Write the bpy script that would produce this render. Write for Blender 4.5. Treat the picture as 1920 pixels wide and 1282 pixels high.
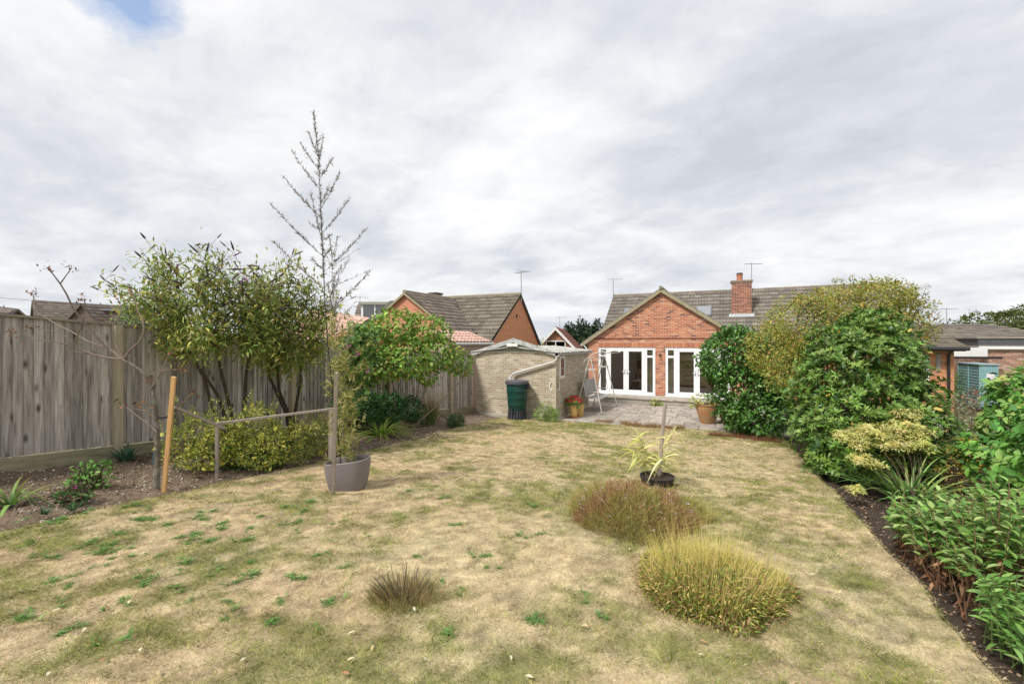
import bpy, math, random
import numpy as np
from mathutils import Vector, Matrix
R = math.radians
for o in list(bpy.data.objects): bpy.data.objects.remove(o)
scene = bpy.context.scene
COL = scene.collection
# ------------------------------------------------------------------ camera
CAMZ, YAW, FPX = 1.6, R(25.6), 850.0        # eye height, turned left of the garden's long axis, focal length in photo pixels
cd = bpy.data.cameras.new('camera'); cam = bpy.data.objects.new('camera', cd); COL.objects.link(cam)
cd.sensor_width = 36; cd.lens = FPX / 1920 * 36; cd.clip_start = .05; cd.clip_end = 3000
cam.location = (0, 0, CAMZ); cam.rotation_euler = (R(90), 0, YAW)
scene.camera = cam
# ------------------------------------------------------------------ sun, sky, exposure
SUN_AZ = Vector((-.42, -.9, 0)).normalized(); SUN_EL = R(52)
sd = bpy.data.lights.new('sun', 'SUN'); sd.energy = 1.5; sd.angle = R(10); sd.color = (1, .965, .9)
sun = bpy.data.objects.new('sun', sd); COL.objects.link(sun)
sv = Vector((SUN_AZ.x*math.cos(SUN_EL), SUN_AZ.y*math.cos(SUN_EL), math.sin(SUN_EL)))
sun.rotation_euler = sv.to_track_quat('Z', 'Y').to_euler(); sun.location = (0, -5, 20)
scene.view_settings.view_transform = 'Standard'; scene.view_settings.look = 'None'
scene.view_settings.gamma = 1; scene.view_settings.exposure = 1.47
world = bpy.data.worlds.new('World'); scene.world = world; world.use_nodes = True
wn = world.node_tree.nodes; wl = world.node_tree.links; wn.clear()
def N(nt, t, **kw):
    n = nt.nodes.new(t)
    for k, v in kw.items():
        if k in n.inputs: n.inputs[k].default_value = v
        else: setattr(n, k, v)
    return n
def world_sky():
    nt = world.node_tree; L = nt.links.new
    out = N(nt, 'ShaderNodeOutputWorld')
    sky = N(nt, 'ShaderNodeTexSky', sky_type='NISHITA', sun_disc=False, sun_elevation=SUN_EL,
            sun_rotation=math.atan2(SUN_AZ.x, SUN_AZ.y))
    bgs = N(nt, 'ShaderNodeBackground', Strength=.075); L(sky.outputs[0], bgs.inputs['Color'])
    tc = N(nt, 'ShaderNodeTexCoord'); sep = N(nt, 'ShaderNodeSeparateXYZ'); L(tc.outputs['Generated'], sep.inputs[0])
    def mth(op, a, b=None, c=None):
        m = N(nt, 'ShaderNodeMath', operation=op)
        for i, v in enumerate((a, b, c)):
            if v is None: continue
            if isinstance(v, (int, float)): m.inputs[i].default_value = v
            else: L(v, m.inputs[i])
        return m.outputs[0]
    z = mth('ADD', mth('MAXIMUM', sep.outputs[2], 0.0), .22)
    px = mth('DIVIDE', sep.outputs[0], z); py = mth('DIVIDE', sep.outputs[1], z)
    cmb = N(nt, 'ShaderNodeCombineXYZ'); L(px, cmb.inputs[0]); L(py, cmb.inputs[1])
    def noise(scale, detail, rough, off, dist=0.0):
        mp = N(nt, 'ShaderNodeMapping'); mp.inputs['Location'].default_value = off
        mp.inputs['Rotation'].default_value = (0, 0, R(25)); mp.inputs['Scale'].default_value = (1, 1.25, 1)
        L(cmb.outputs[0], mp.inputs[0])
        n = N(nt, 'ShaderNodeTexNoise', Scale=scale, Detail=detail, Roughness=rough, Distortion=dist)
        L(mp.outputs[0], n.inputs['Vector']); return n.outputs['Fac']
    a = noise(1.0, 4, .45, (3.1, 1.7, 0), .5); b = noise(3.4, 8, .6, (7.3, 4.2, 2), .3); c = noise(.5, 2, .5, (1.2, 8.8, 5))
    s = mth('ADD', mth('ADD', mth('MULTIPLY', a, .48), mth('MULTIPLY', b, .34)), mth('MULTIPLY', c, .18))
    rp = N(nt, 'ShaderNodeValToRGB'); L(s, rp.inputs[0]); e = rp.color_ramp.elements
    e[0].position = .36; e[0].color = (.275, .290, .318, 1); e[1].position = .61; e[1].color = (.455, .455, .455, 1)
    m = e.new(.45); m.color = (.330, .342, .364, 1); m = e.new(.53); m.color = (.398, .404, .414, 1)
    bgc = N(nt, 'ShaderNodeBackground', Strength=.82); L(rp.outputs[0], bgc.inputs['Color'])
    # a small gap in the cloud, with ragged edges
    hole = N(nt, 'ShaderNodeVectorMath', operation='DISTANCE')
    f = Vector((-math.sin(YAW), math.cos(YAW), 0)); r = Vector((math.cos(YAW), math.sin(YAW), 0))
    hd = (f + r*((243-960)/FPX) + Vector((0, 0, 1))*((641+12)/FPX)).normalized()
    L(tc.outputs['Generated'], hole.inputs[0]); hole.inputs[1].default_value = hd
    d = mth('ADD', hole.outputs['Value'], mth('MULTIPLY', mth('SUBTRACT', noise(6, 5, .6, (2, 2, 9)), .5), .16))
    mr = N(nt, 'ShaderNodeMapRange'); L(d, mr.inputs[0]); mr.inputs[1].default_value = .02; mr.inputs[2].default_value = .075
    mr.inputs[3].default_value = .15; mr.inputs[4].default_value = 1
    mix = N(nt, 'ShaderNodeMixShader'); L(mr.outputs[0], mix.inputs[0]); L(bgs.outputs[0], mix.inputs[1]); L(bgc.outputs[0], mix.inputs[2])
    L(mix.outputs[0], out.inputs[0])
world_sky()
scene.render.engine = 'CYCLES'; scene.cycles.max_bounces = 8; scene.cycles.transparent_max_bounces = 12
# ------------------------------------------------------------------ places
FW = Vector((-math.sin(YAW), math.cos(YAW), 0)); RT = Vector((math.cos(YAW), math.sin(YAW), 0)); UP = Vector((0, 0, 1))
def ray(px, py): return FW + RT*((px-960)/FPX) + UP*((641-py)/FPX)
EYE = Vector((0, 0, CAMZ))
def at(px, py, d): return EYE + ray(px, py)*d
def atY(px, py, Y): v = ray(px, py); return EYE + v*(Y/v.y)
def atX(px, py, X): v = ray(px, py); return EYE + v*(X/v.x)
PATIO = -.95
def gz(y): return max(.05 - .071*y, -.945) if y > -8 else .618
def gpt(px, py):
    v = ray(px, py); t = (CAMZ-.05)/(-v.z - .071*v.y)
    return EYE + v*t
XRE = 1.3                                    # right edge of the lawn
def xle(y): return float(np.interp(y, [-6, 0, 1.66, 3.5, 5.5, 7.4, 10.5, 13.2, 14.2], [-5.7, -5.7, -5.8, -5.85, -5.95, -6.1, -6.5, -6.75, -6.8]))
# ------------------------------------------------------------------ numbers
rng = np.random.default_rng(7); rnd = random.Random(11)
def _h(ix, iy, iz, s):
    n = (ix*374761393 + iy*668265263 + iz*2147483647 + s*974634777) & 0xffffffff
    n = ((n ^ (n >> 13))*1274126177) & 0xffffffff
    return ((n ^ (n >> 16)) & 0xffff)/65535.0
def vnoise(x, y, z=0.0, s=0):
    x, y, z = np.broadcast_arrays(np.asarray(x, float), np.asarray(y, float), np.asarray(z, float))
    fx, fy, fz = np.floor(x), np.floor(y), np.floor(z); ix, iy, iz = fx.astype(np.int64), fy.astype(np.int64), fz.astype(np.int64)
    u, v, w = x-fx, y-fy, z-fz; u, v, w = u*u*(3-2*u), v*v*(3-2*v), w*w*(3-2*w)
    o = 0
    for a in (0, 1):
        for b in (0, 1):
            for c in (0, 1):
                o = o + _h(ix+a, iy+b, iz+c, s)*(u if a else 1-u)*(v if b else 1-v)*(w if c else 1-w)
    return o
def fbm(x, y, s=0, o=4):
    t, a, k = 0, .5, 1.0
    for i in range(o): t = t + a*vnoise(x*k, y*k, 0, s+i); a *= .5; k *= 2.07
    return t/(1-.5**o)
def nrm(a): return a/np.maximum(np.linalg.norm(a, axis=-1, keepdims=True), 1e-9)
def rdir(n): return nrm(rng.normal(size=(n, 3)))
# ------------------------------------------------------------------ objects
ORG = {}
def tag(o, label=None, cat=None, group=None, kind=None):
    if label: o['label'] = label
    if cat: o['category'] = cat
    if group: o['group'] = group
    if kind: o['kind'] = kind
    return o
def thing(name, loc, label, cat, group=None):
    o = bpy.data.objects.new(name, None); COL.objects.link(o); o.location = loc; o.empty_display_size = .2
    ORG[o.name] = Vector(loc); return tag(o, label, cat, group)
def link(name, me, parent=None, mat=None):
    o = bpy.data.objects.new(name, me); COL.objects.link(o)
    if mat is not None and not me.materials: me.materials.append(mat)
    if parent is not None: o.parent = parent; ORG[o.name] = ORG[parent.name]
    else: ORG[o.name] = Vector((0, 0, 0))
    return o
def org(parent): return ORG[parent.name] if parent is not None else Vector((0, 0, 0))
def npmesh(name, V, T, C=None, smooth=False, S=None):
    """triangles from arrays; C colours per vertex"""
    me = bpy.data.meshes.new(name); V = np.asarray(V, np.float32); T = np.asarray(T, np.int32)
    me.vertices.add(len(V)); me.vertices.foreach_set('co', V.ravel())
    me.loops.add(T.size); me.loops.foreach_set('vertex_index', T.ravel())
    me.polygons.add(len(T)); me.polygons.foreach_set('loop_start', np.arange(0, T.size, T.shape[1], dtype=np.int32))
    if smooth: me.polygons.foreach_set('use_smooth', np.ones(len(T), bool))
    me.update(calc_edges=True)
    if C is not None: setcol(me, C)
    return me
def setcol(me, C):
    C = np.asarray(C, np.float32); C4 = np.ones((len(C), 4), np.float32); C4[:, :3] = np.clip(C, 0, 1)
    at_ = me.color_attributes.new('Col', 'FLOAT_COLOR', 'POINT'); at_.data.foreach_set('color', C4.ravel())
class MB:
    """collects boxes, tubes, lathes, prisms; build() makes ONE mesh object"""
    def __init__(s): s.v, s.f, s.sm = [], [], []
    def add(s, vs, fs, sm=False):
        b = len(s.v); s.v += [Vector(v) for v in vs]; s.f += [tuple(i+b for i in f) for f in fs]; s.sm += [sm]*len(fs); return s
    def hexa(s, p):       # 8 points: bottom 4 ccw, top 4 ccw
        return s.add(p, [(3, 2, 1, 0), (4, 5, 6, 7), (0, 1, 5, 4), (1, 2, 6, 5), (2, 3, 7, 6), (3, 0, 4, 7)])
    def box(s, x0, x1, y0, y1, z0, z1):
        return s.hexa([(x0, y0, z0), (x1, y0, z0), (x1, y1, z0), (x0, y1, z0), (x0, y0, z1), (x1, y0, z1), (x1, y1, z1), (x0, y1, z1)])
    def bar(s, a, b, w, h=None, up=UP):
        a, b = Vector(a), Vector(b); h = h or w; d = (b-a).normalized(); sd_ = d.cross(up)
        sd_ = sd_.normalized() if sd_.length > 1e-4 else Vector((1, 0, 0)); u = sd_.cross(d)
        q = [(-1, -1), (1, -1), (1, 1), (-1, 1)]
        return s.hexa([a+sd_*(i*w/2)+u*(j*h/2) for i, j in q]+[b+sd_*(i*w/2)+u*(j*h/2) for i, j in q])
    def tube(s, pts, rad, n=6, cap=True):
        pts = [Vector(p) for p in pts]; rad = rad if hasattr(rad, '__len__') else [rad]*len(pts)
        vs, fs = [], []; pr = None
        for i, p in enumerate(pts):
            d = (pts[min(i+1, len(pts)-1)]-pts[max(i-1, 0)]).normalized()
            a = (pr - d*pr.dot(d)) if pr is not None else d.cross(Vector((.31, .42, .85)))
            if a.length < 1e-4: a = d.cross(Vector((1, 0, 0)))
            a.normalize(); pr = a; b = d.cross(a)
            vs += [p+(a*math.cos(t)+b*math.sin(t))*rad[i] for t in [2*math.pi*k/n for k in range(n)]]
        for i in range(len(pts)-1):
            for k in range(n):
                fs.append((i*n+k, i*n+(k+1) % n, (i+1)*n+(k+1) % n, (i+1)*n+k))
        if cap: fs += [tuple(range(n))[::-1], tuple((len(pts)-1)*n+k for k in range(n))]
        return s.add(vs, fs, True)
    def lathe(s, c, prof, n=24, sx=1, sy=1):
        vs, fs = [], []
        for r, z in prof: vs += [(c[0]+r*sx*math.cos(2*math.pi*k/n), c[1]+r*sy*math.sin(2*math.pi*k/n), c[2]+z) for k in range(n)]
        for i in range(len(prof)-1):
            for k in range(n): fs.append((i*n+k, i*n+(k+1) % n, (i+1)*n+(k+1) % n, (i+1)*n+k))
        fs += [tuple(range(n))[::-1], tuple((len(prof)-1)*n+k for k in range(n))]
        return s.add(vs, fs, True)
    def prism(s, poly, off):
        n = len(poly); off = Vector(off); p = [Vector(q) for q in poly]
        return s.add(p+[q+off for q in p], [tuple(range(n))[::-1], tuple(range(n, 2*n))]+[(i, (i+1) % n, n+(i+1) % n, n+i) for i in range(n)])
    def mesh(s, name, off=Vector((0, 0, 0)), col=None):
        me = bpy.data.meshes.new(name); me.from_pydata([tuple(v-off) for v in s.v], [], s.f)
        me.polygons.foreach_set('use_smooth', np.array(s.sm, bool)); me.update()
        if col is not None: setcol(me, np.tile(col, (len(s.v), 1)))
        return me
    def build(s, name, mat, parent=None, bevel=0, col=None):
        o = link(name, s.mesh(name, org(parent), col), parent, mat)
        if any(s.sm):
            try: o.data.set_sharp_from_angle(angle=R(40))
            except Exception: pass
        if bevel:
            m = o.modifiers.new('bevel', 'BEVEL'); m.width = bevel; m.segments = 2; m.limit_method = 'ANGLE'
        return o
def vecs(a): return Vector((float(a[0]), float(a[1]), float(a[2])))
# ------------------------------------------------------------------ materials
MATS = {}
def mat(name, base=(.5, .5, .5), rough=.7, col=False, var=.0, vscale=3.0, stretch=(1, 1, 1), bump=0.0, bscale=40.0, metal=0.0, spec=.4,
        objrand=0.0, transl=0.0, second=None, sfac=(.45, .6), sscale=2.0, coat=0.0):
    """procedural surface: base colour (or the 'Col' attribute), noise variation, stains of a second colour, fine bump"""
    if name in MATS: return MATS[name]
    m = bpy.data.materials.new(name); m.use_nodes = True; MATS[name] = m; nt = m.node_tree; L = nt.links.new; nt.nodes.clear()
    out = N(nt, 'ShaderNodeOutputMaterial'); bs = N(nt, 'ShaderNodeBsdfPrincipled', Roughness=rough, Metallic=metal)
    bs.inputs['Specular IOR Level'].default_value = spec
    if coat: bs.inputs['Coat Weight'].default_value = coat
    tc = N(nt, 'ShaderNodeTexCoord'); oi = N(nt, 'ShaderNodeObjectInfo')
    ad = N(nt, 'ShaderNodeVectorMath', operation='MULTIPLY_ADD'); L(tc.outputs['Object'], ad.inputs[0]); ad.inputs[1].default_value = stretch
    sc = N(nt, 'ShaderNodeVectorMath', operation='SCALE'); sc.inputs[0].default_value = (37, 17, 53); L(oi.outputs['Random'], sc.inputs['Scale'])
    L(sc.outputs[0], ad.inputs[2]); vec = ad.outputs[0]
    if col:
        c = N(nt, 'ShaderNodeAttribute', attribute_name='Col').outputs['Color']
    else:
        c = N(nt, 'ShaderNodeRGB'); c.outputs[0].default_value = (*base, 1); c = c.outputs[0]
    if second:
        n = N(nt, 'ShaderNodeTexNoise', Scale=sscale, Detail=6, Roughness=.65); L(vec, n.inputs['Vector'])
        mr = N(nt, 'ShaderNodeMapRange'); L(n.outputs['Fac'], mr.inputs[0]); mr.inputs[1].default_value, mr.inputs[2].default_value = sfac
        mx = N(nt, 'ShaderNodeMixRGB'); L(mr.outputs[0], mx.inputs[0]); L(c, mx.inputs[1]); mx.inputs[2].default_value = (*second, 1); c = mx.outputs[0]
    if var or objrand:
        n = N(nt, 'ShaderNodeTexNoise', Scale=vscale, Detail=5, Roughness=.6); L(vec, n.inputs['Vector'])
        mr = N(nt, 'ShaderNodeMapRange'); L(n.outputs['Fac'], mr.inputs[0]); mr.inputs[1].default_value = .25; mr.inputs[2].default_value = .75
        mr.inputs[3].default_value = 1-var; mr.inputs[4].default_value = 1+var
        k = mr.outputs[0]
        if objrand:
            m2 = N(nt, 'ShaderNodeMapRange'); L(oi.outputs['Random'], m2.inputs[0]); m2.inputs[3].default_value = 1-objrand; m2.inputs[4].default_value = 1+objrand
            mm = N(nt, 'ShaderNodeMath', operation='MULTIPLY'); L(k, mm.inputs[0]); L(m2.outputs[0], mm.inputs[1]); k = mm.outputs[0]
        mx = N(nt, 'ShaderNodeVectorMath', operation='SCALE'); L(c, mx.inputs[0]); L(k, mx.inputs['Scale']); c = mx.outputs[0]
    L(c, bs.inputs['Base Color'])
    if bump:
        n = N(nt, 'ShaderNodeTexNoise', Scale=bscale, Detail=4, Roughness=.6); L(vec, n.inputs['Vector'])
        bp = N(nt, 'ShaderNodeBump', Strength=bump, Distance=.02); L(n.outputs['Fac'], bp.inputs['Height']); L(bp.outputs[0], bs.inputs['Normal'])
    sh = bs.outputs[0]
    if transl:
        t = N(nt, 'ShaderNodeBsdfTranslucent'); L(c, t.inputs['Color'])
        mx = N(nt, 'ShaderNodeMixShader', Fac=transl); L(sh, mx.inputs[1]); L(t.outputs[0], mx.inputs[2]); sh = mx.outputs[0]
    L(sh, out.inputs[0]); return m
def glassmat(name, tint=(.85, .9, .9), refl=.0):
    m = bpy.data.materials.new(name); m.use_nodes = True; nt = m.node_tree; L = nt.links.new; nt.nodes.clear()
    out = N(nt, 'ShaderNodeOutputMaterial'); g = N(nt, 'ShaderNodeBsdfGlossy', Roughness=.015); t = N(nt, 'ShaderNodeBsdfTransparent')
    t.inputs[0].default_value = (*tint, 1); fr = N(nt, 'ShaderNodeFresnel', IOR=1.5)
    a = N(nt, 'ShaderNodeMath', operation='MULTIPLY_ADD'); L(fr.outputs[0], a.inputs[0]); a.inputs[1].default_value = 1.6; a.inputs[2].default_value = refl
    mx = N(nt, 'ShaderNodeMixShader'); L(a.outputs[0], mx.inputs[0]); L(t.outputs[0], mx.inputs[1]); L(g.outputs[0], mx.inputs[2]); L(mx.outputs[0], out.inputs[0])
    return m
GLASS = glassmat('window_glass', (.9, .93, .93), .05); SKYGLASS = glassmat('skylight_glass', (.5, .55, .6), .62)
LEAF = mat('leaf', col=True, rough=.55, transl=.3, spec=.35)
GLOSSY = mat('glossy_leaf', col=True, rough=.42, transl=.2, spec=.4)
DRY = mat('dry_grass', col=True, rough=.85, transl=.25, spec=.1)
BARK = mat('bark', (.13, .105, .08), .9, var=.35, vscale=14, bump=.5, second=(.22, .21, .17), sscale=9)
DARKBARK = mat('dark_bark', (.07, .05, .035), .9, var=.3, vscale=14, bump=.4)
PALEBARK = mat('pale_bark', (.30, .24, .17), .85, var=.25, vscale=18, bump=.3)
BRICK = mat('brick', col=True, rough=.9, var=.22, vscale=30, objrand=.1, bump=.25, bscale=90, spec=.2)
MORTAR = mat('mortar', (.58, .49, .40), .95, var=.18, vscale=6, bump=.3, bscale=60, spec=.1)
TILE = mat('roof_tile', col=True, rough=.9, var=.25, vscale=7, objrand=.12, bump=.3, bscale=50, spec=.15, second=(.20, .19, .13), sfac=(.56, .72), sscale=3)
FELT = mat('roof_deck', (.09, .08, .075), .95, var=.2)
UPVC = mat('white_upvc', (.84, .85, .86), .3, var=.02, spec=.5)
WPAINT = mat('white_painted_timber', (.78, .78, .76), .5, var=.06)
WOODF = mat('weathered_fence_timber', (.50, .455, .415), .88, var=.48, vscale=2.2, stretch=(14, 14, 1.0), objrand=.30, bump=.5, bscale=9, spec=.15, second=(.19, .155, .125), sfac=(.5, .74), sscale=1.5)
METAL = mat('galvanised_metal', (.45, .46, .47), .5, metal=.6, var=.1)
DARKMETAL = mat('dark_metal', (.10, .10, .11), .5, metal=.4)
BLACKPL = mat('black_plastic', (.022, .023, .026), .45, var=.1)
# ================================================================== GROUND
def sheet(name, xs, ys, zf, cf, material, kind='structure', label=None):
    xs, ys = np.asarray(xs), np.asarray(ys); X, Y = np.meshgrid(xs, ys); X = X.copy()
    if callable(getattr(zf, 'warp', None)): X, Y = zf.warp(X, Y)
    Z = zf(X, Y); V = np.stack([X.ravel(), Y.ravel(), Z.ravel()], 1); nx, ny = len(xs), len(ys)
    i = (np.arange(ny-1)[:, None]*nx + np.arange(nx-1)[None]).ravel()
    T = np.stack([i, i+1, i+nx+1, i+nx], 1)
    me = npmesh(name, V, T, cf(X.ravel(), Y.ravel()) if cf else None, True)
    return tag(link(name, me, None, material), label, kind=kind)
GZ = np.vectorize(gz)
def green(x, y):
    """how green the grass is: 0 straw, 1 green"""
    g = fbm(x*.55+3, y*.55, 3, 3)*.30 + fbm(x*2.3, y*2.3, 9, 3)*.36 + fbm(x*7.5, y*7.5, 19, 3)*.34
    dep = x*FW.x+y*FW.y; lat = x*RT.x+y*RT.y
    g = (g-.51)*6.0 + .30 + .36*np.clip((lat+.2)/1.2, 0, 1)*np.clip((9-dep)/3, 0, 1) + .24*np.clip((3.0-dep)/.8, 0, 1) + .26*np.clip((y-9)/4, 0, 1)*np.clip((x+3)/2.5, 0, 1) + .16*np.clip((y-11)/2.5, 0, 1)
    g = g - .34*np.clip((-2.4-x)/1.6, 0, 1)*np.clip((6-y)/3, 0, 1)*np.clip((dep-2.6)/.6, 0, 1)
    edge = np.clip(1-(x-np.interp(y, [-6, 1.66, 3.5, 7.4, 10.5, 14], [-5.7, -5.8, -5.85, -6.1, -6.5, -6.8]))/.35, 0, 1)
    return np.clip(g+.35*edge, 0, 1)
def lawn_z(X, Y):
    return GZ(Y) + (fbm(X*1.1, Y*1.1, 21, 3)-.5)*.035 + (fbm(X*9, Y*9, 31, 2)-.5)*.012
def lawn_col(x, y):
    g = green(x, y)[:, None]; k = fbm(x*5, y*5, 41, 4)[:, None]; p = fbm(x*1.4, y*1.4, 51, 3)[:, None]
    st = np.array([[.45, .365, .225]])*np.clip(1+(fbm(x*14, y*14, 44, 3)-.5)*1.1, .3, 1.9)[:, None]*(.8+.4*k) + np.array([[.05, .005, .01]])*(p-.5)*2
    return st*(1-g*.62) + np.array([[.15, .155, .045]])*(.6+.8*k)*g*.62
class LawnZ:
    def __call__(s, X, Y): return lawn_z(X, Y)
    def warp(s, X, Y):
        l = np.interp(Y, [-6, 0, 1.66, 3.5, 5.5, 7.4, 10.5, 13.2, 14.2], [-5.7, -5.7, -5.8, -5.85, -5.95, -6.1, -6.5, -6.75, -6.8])
        wob = (fbm(Y*1.6, Y*0+2, 61, 3)-.5)*.22; l = l+wob; r = XRE + (fbm(Y*1.3, Y*0+7, 71, 3)-.5)*.12
        return l + (r-l)*X, Y
LAWN = mat('lawn_ground', col=True, rough=.95, var=.35, vscale=55, bump=.6, bscale=120, spec=.05)
SOIL = mat('bare_soil', (.17, .125, .09), .95, var=.45, vscale=18, bump=1.0, bscale=45, spec=.05, second=(.34, .28, .21), sfac=(.55, .75), sscale=34)
DSOIL = mat('dark_soil', (.060, .045, .035), .95, var=.45, vscale=22, bump=1.0, bscale=45, spec=.05, second=(.12, .09, .065), sfac=(.55, .75), sscale=30)
GROUND = mat('rough_ground', (.16, .15, .075), .95, var=.3, vscale=.8, bump=.4, bscale=8, spec=.05)
ys = np.r_[np.linspace(-900, -9, 6), np.linspace(-8, 14, 45), np.linspace(16, 900, 12)]
sheet('ground', np.r_[-900, -60, -20, -8.4, 4.6, 20, 60, 900], ys, lambda X, Y: GZ(Y)-.14, None, GROUND, label='plain ground of the plots around the garden')
sheet('lawn', np.linspace(0, 1, 130), np.linspace(-4, 14.25, 320), LawnZ(), lawn_col, LAWN, label='patchy drought-dried lawn with straw and green tufts')
def bed_rise(X): t = np.clip((-6.6-X)/1.4, 0, 1); return .12*t*t*(3-2*t)
def bed_z(X, Y): return GZ(Y)-.035+bed_rise(X) + (fbm(X*3, Y*3, 5, 4)-.5)*.12 + (vnoise(X*22, Y*22, 0, 6)-.5)*.03
sheet('flower_bed', np.linspace(-8.3, -5.55, 60), np.linspace(-4, 13.75, 300), bed_z, None, SOIL, label='bare stony soil border along the timber fence')
sheet('flower_bed', np.linspace(1.1, 4.5, 60), np.linspace(-4, 14.3, 260), lambda X, Y: bed_z(X, Y)-.03, None, DSOIL, label='dark soil border beside the right edge of the lawn')
# ------------------------------------------------------------------ patio of flagstones
CONC = mat('pale_concrete', (.36, .33, .28), .9, var=.2, vscale=5, bump=.4, bscale=40, second=(.2, .19, .15), sfac=(.55, .75), sscale=3)
STONE = mat('flagstone', (.36, .315, .27), .88, var=.25, vscale=5, objrand=.2, bump=.4, bscale=25, spec=.2, second=(.24, .21, .18), sfac=(.5, .7), sscale=3)
patio = MB().box(-8.1, 1.9, 14.35, 20.72, -1.2, PATIO-.03).build('patio', CONC); tag(patio, 'paved patio of grey brown flagstones behind the house', kind='structure')
def slabs():
    y = 14.3; k = 0
    while y < 18.95:
        dy = rnd.choice([.32, .45, .45, .6]); dy = min(dy, 19.06-y); x = -5.0 + rnd.random()*.1
        if dy < .12: break
        while x < 1.9:
            dx = rnd.choice([.32, .45, .6, .75]); z = PATIO + rnd.uniform(-.006, .006); g = .009
            j = lambda: rnd.uniform(-.006, .006)
            b = MB(); q = [(x+g+j(), y+g+j()), (x+dx-g+j(), y+g+j()), (x+dx-g+j(), y+dy-g+j()), (x+g+j(), y+dy-g+j())]
            b.hexa([(a, c, z-.05) for a, c in q]+[(a, c, z+j()*.4) for a, c in q]); b.build('flagstone', STONE, patio); x += dx
        y += dy
slabs()
step = MB().box(-5.0, 1.9, 19.1, 20.66, PATIO-.03, -.765).build('patio_step', CONC); tag(step, 'low concrete step below the patio doors', kind='structure')
for i in range(9): MB().box(-5.0+i*.75+.006, -5.0+(i+1)*.75-.006, 19.06, 19.62, -.763, -.735).build('step_slab', STONE, step)
for i in range(4):
    s = MB().box(-4.95+i*.5, -4.95+i*.5+.47, 13.9, 14.28, -.99, -.925).build('edging_slab', CONC, patio)
# ================================================================== BUILDING HELPERS
BR_HOUSE = [(.50, .19, .10), (.45, .16, .08), (.54, .24, .13), (.38, .135, .075), (.27, .10, .065), (.17, .072, .06), (.56, .30, .18), (.43, .17, .095)]
BR_GREY = [(.40, .34, .25), (.36, .30, .215), (.43, .37, .28), (.30, .25, .18), (.38, .31, .21), (.45, .40, .31)]
BR_PALE = [(.36, .20, .14), (.42, .26, .19), (.30, .17, .13), (.46, .33, .26), (.27, .15, .12)]
BR_ORANGE = [(.62, .26, .11), (.58, .23, .10), (.64, .30, .15), (.50, .20, .10), (.42, .19, .12)]
BRMESH = {}
def brickmesh(pal, k, w, h, t):
    key = (id(pal), k, round(w, 3), round(h, 3), t)
    if key not in BRMESH: BRMESH[key] = MB().box(-w/2, w/2, 0, t, -h/2, h/2).mesh('brick', col=pal[k])
    return BRMESH[key]
def brickwall(parent, o, u, W, H, inside, pal, proud=.003, bw=.215, bh=.065, m=.011, maxp=300, key=None, weights=None):
    """courses of single bricks laid on a wall face: o = lower left corner, u = unit vector along the wall, face looks along u x up"""
    o, u = Vector(o), Vector(u).normalized(); n = u.cross(UP); out = []; rows = int(H/(bh+m))
    for r in range(rows):
        z = (r+.5)*(bh+m); x = -(bw+m)/2*(r % 2)
        while x < W:
            a0 = x+m/2; ok_ = [inside(a0+bw*k/16, z) for k in range(17)]
            if all(ok_): out.append((a0+bw/2, z, bw))
            elif any(ok_):                           # cut brick
                k0 = ok_.index(True); k1 = k0
                while k1+1 < 17 and ok_[k1+1]: k1 += 1
                if k1-k0 > 2: out.append((a0+bw*(k0+k1)/32, z, bw*(k1-k0)/16))
            x += bw+m
    out = [(o+u*c+UP*z, w) for c, z, w in out]
    kf = key or (lambda p: (p-EYE).length); out.sort(key=lambda e: kf(e[0]))
    ang = math.atan2(u.y, u.x); po = org(parent); big = MB(); cols = []
    for i, (p, w) in enumerate(out):
        k = rnd.choices(range(len(pal)), weights)[0] if weights else rnd.randrange(len(pal)); q = p+n*proud
        if i < maxp:
            b = bpy.data.objects.new('brick', brickmesh(pal, k, w, bh, .03)); COL.objects.link(b); b.parent = parent; b.location = q-po; b.rotation_euler = (0, 0, ang)
            if not b.data.materials: b.data.materials.append(BRICK)
        else:
            iu = -n
            big.hexa([q+u*(s*w/2)+iu*t+UP*(zz*bh/2) for zz in (-1, 1) for s, t in ((-1, 0), (1, 0), (1, .03), (-1, .03))]); cols += [pal[k]]*8
    if cols:
        me = big.mesh('brick_field', po); setcol(me, cols); b = link('brick_field', me, parent, BRICK); b['kind'] = 'stuff'
TLMESH = {}
def tilemesh(w, g, c, kind):
    key = (round(w, 3), round(g, 3), c, kind)
    if key in TLMESH: return TLMESH[key]
    b = MB(); L = g*1.14
    if kind == 'roman': prof = [(0, 0), (.10, .03), (.20, .03), (.30, 0), (.5, 0), (.60, .03), (.70, .03), (.80, 0), (1, 0)]
    elif kind == 'pan': prof = [(0, .012), (.15, .04), (.32, .02), (.55, -.004), (.8, 0), (1, .012)]
    else: prof = [(0, .0), (.5, .004), (1, .0)]
    vs = []
    for (v, zz) in ((0, .045), (L, .006)):
        vs += [((a-.5)*w*.992, v, zz+h) for a, h in prof]
    n = len(prof); vs += [((a-.5)*w*.992, 0.004, h-.004) for a, h in prof]
    fs = [(i, i+1, n+i+1, n+i) for i in range(n-1)] + [(2*n+i, 2*n+i+1, i+1, i) for i in range(n-1)]
    b.add(vs, fs); TLMESH[key] = b.mesh('tile', col=c); TLMESH[key].materials.append(TILE); return TLMESH[key]
TL_GREY = [(.185, .165, .14), (.20, .18, .155), (.165, .145, .125), (.22, .195, .165), (.175, .155, .135)]
TL_BROWN = [(.135, .11, .097), (.15, .122, .105), (.12, .097, .085), (.165, .135, .118)]
TL_RED = [(.20, .075, .055), (.17, .065, .05), (.22, .09, .065)]
TL_PINK = [(.52, .34, .28), (.48, .31, .26), (.55, .38, .32)]
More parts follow.
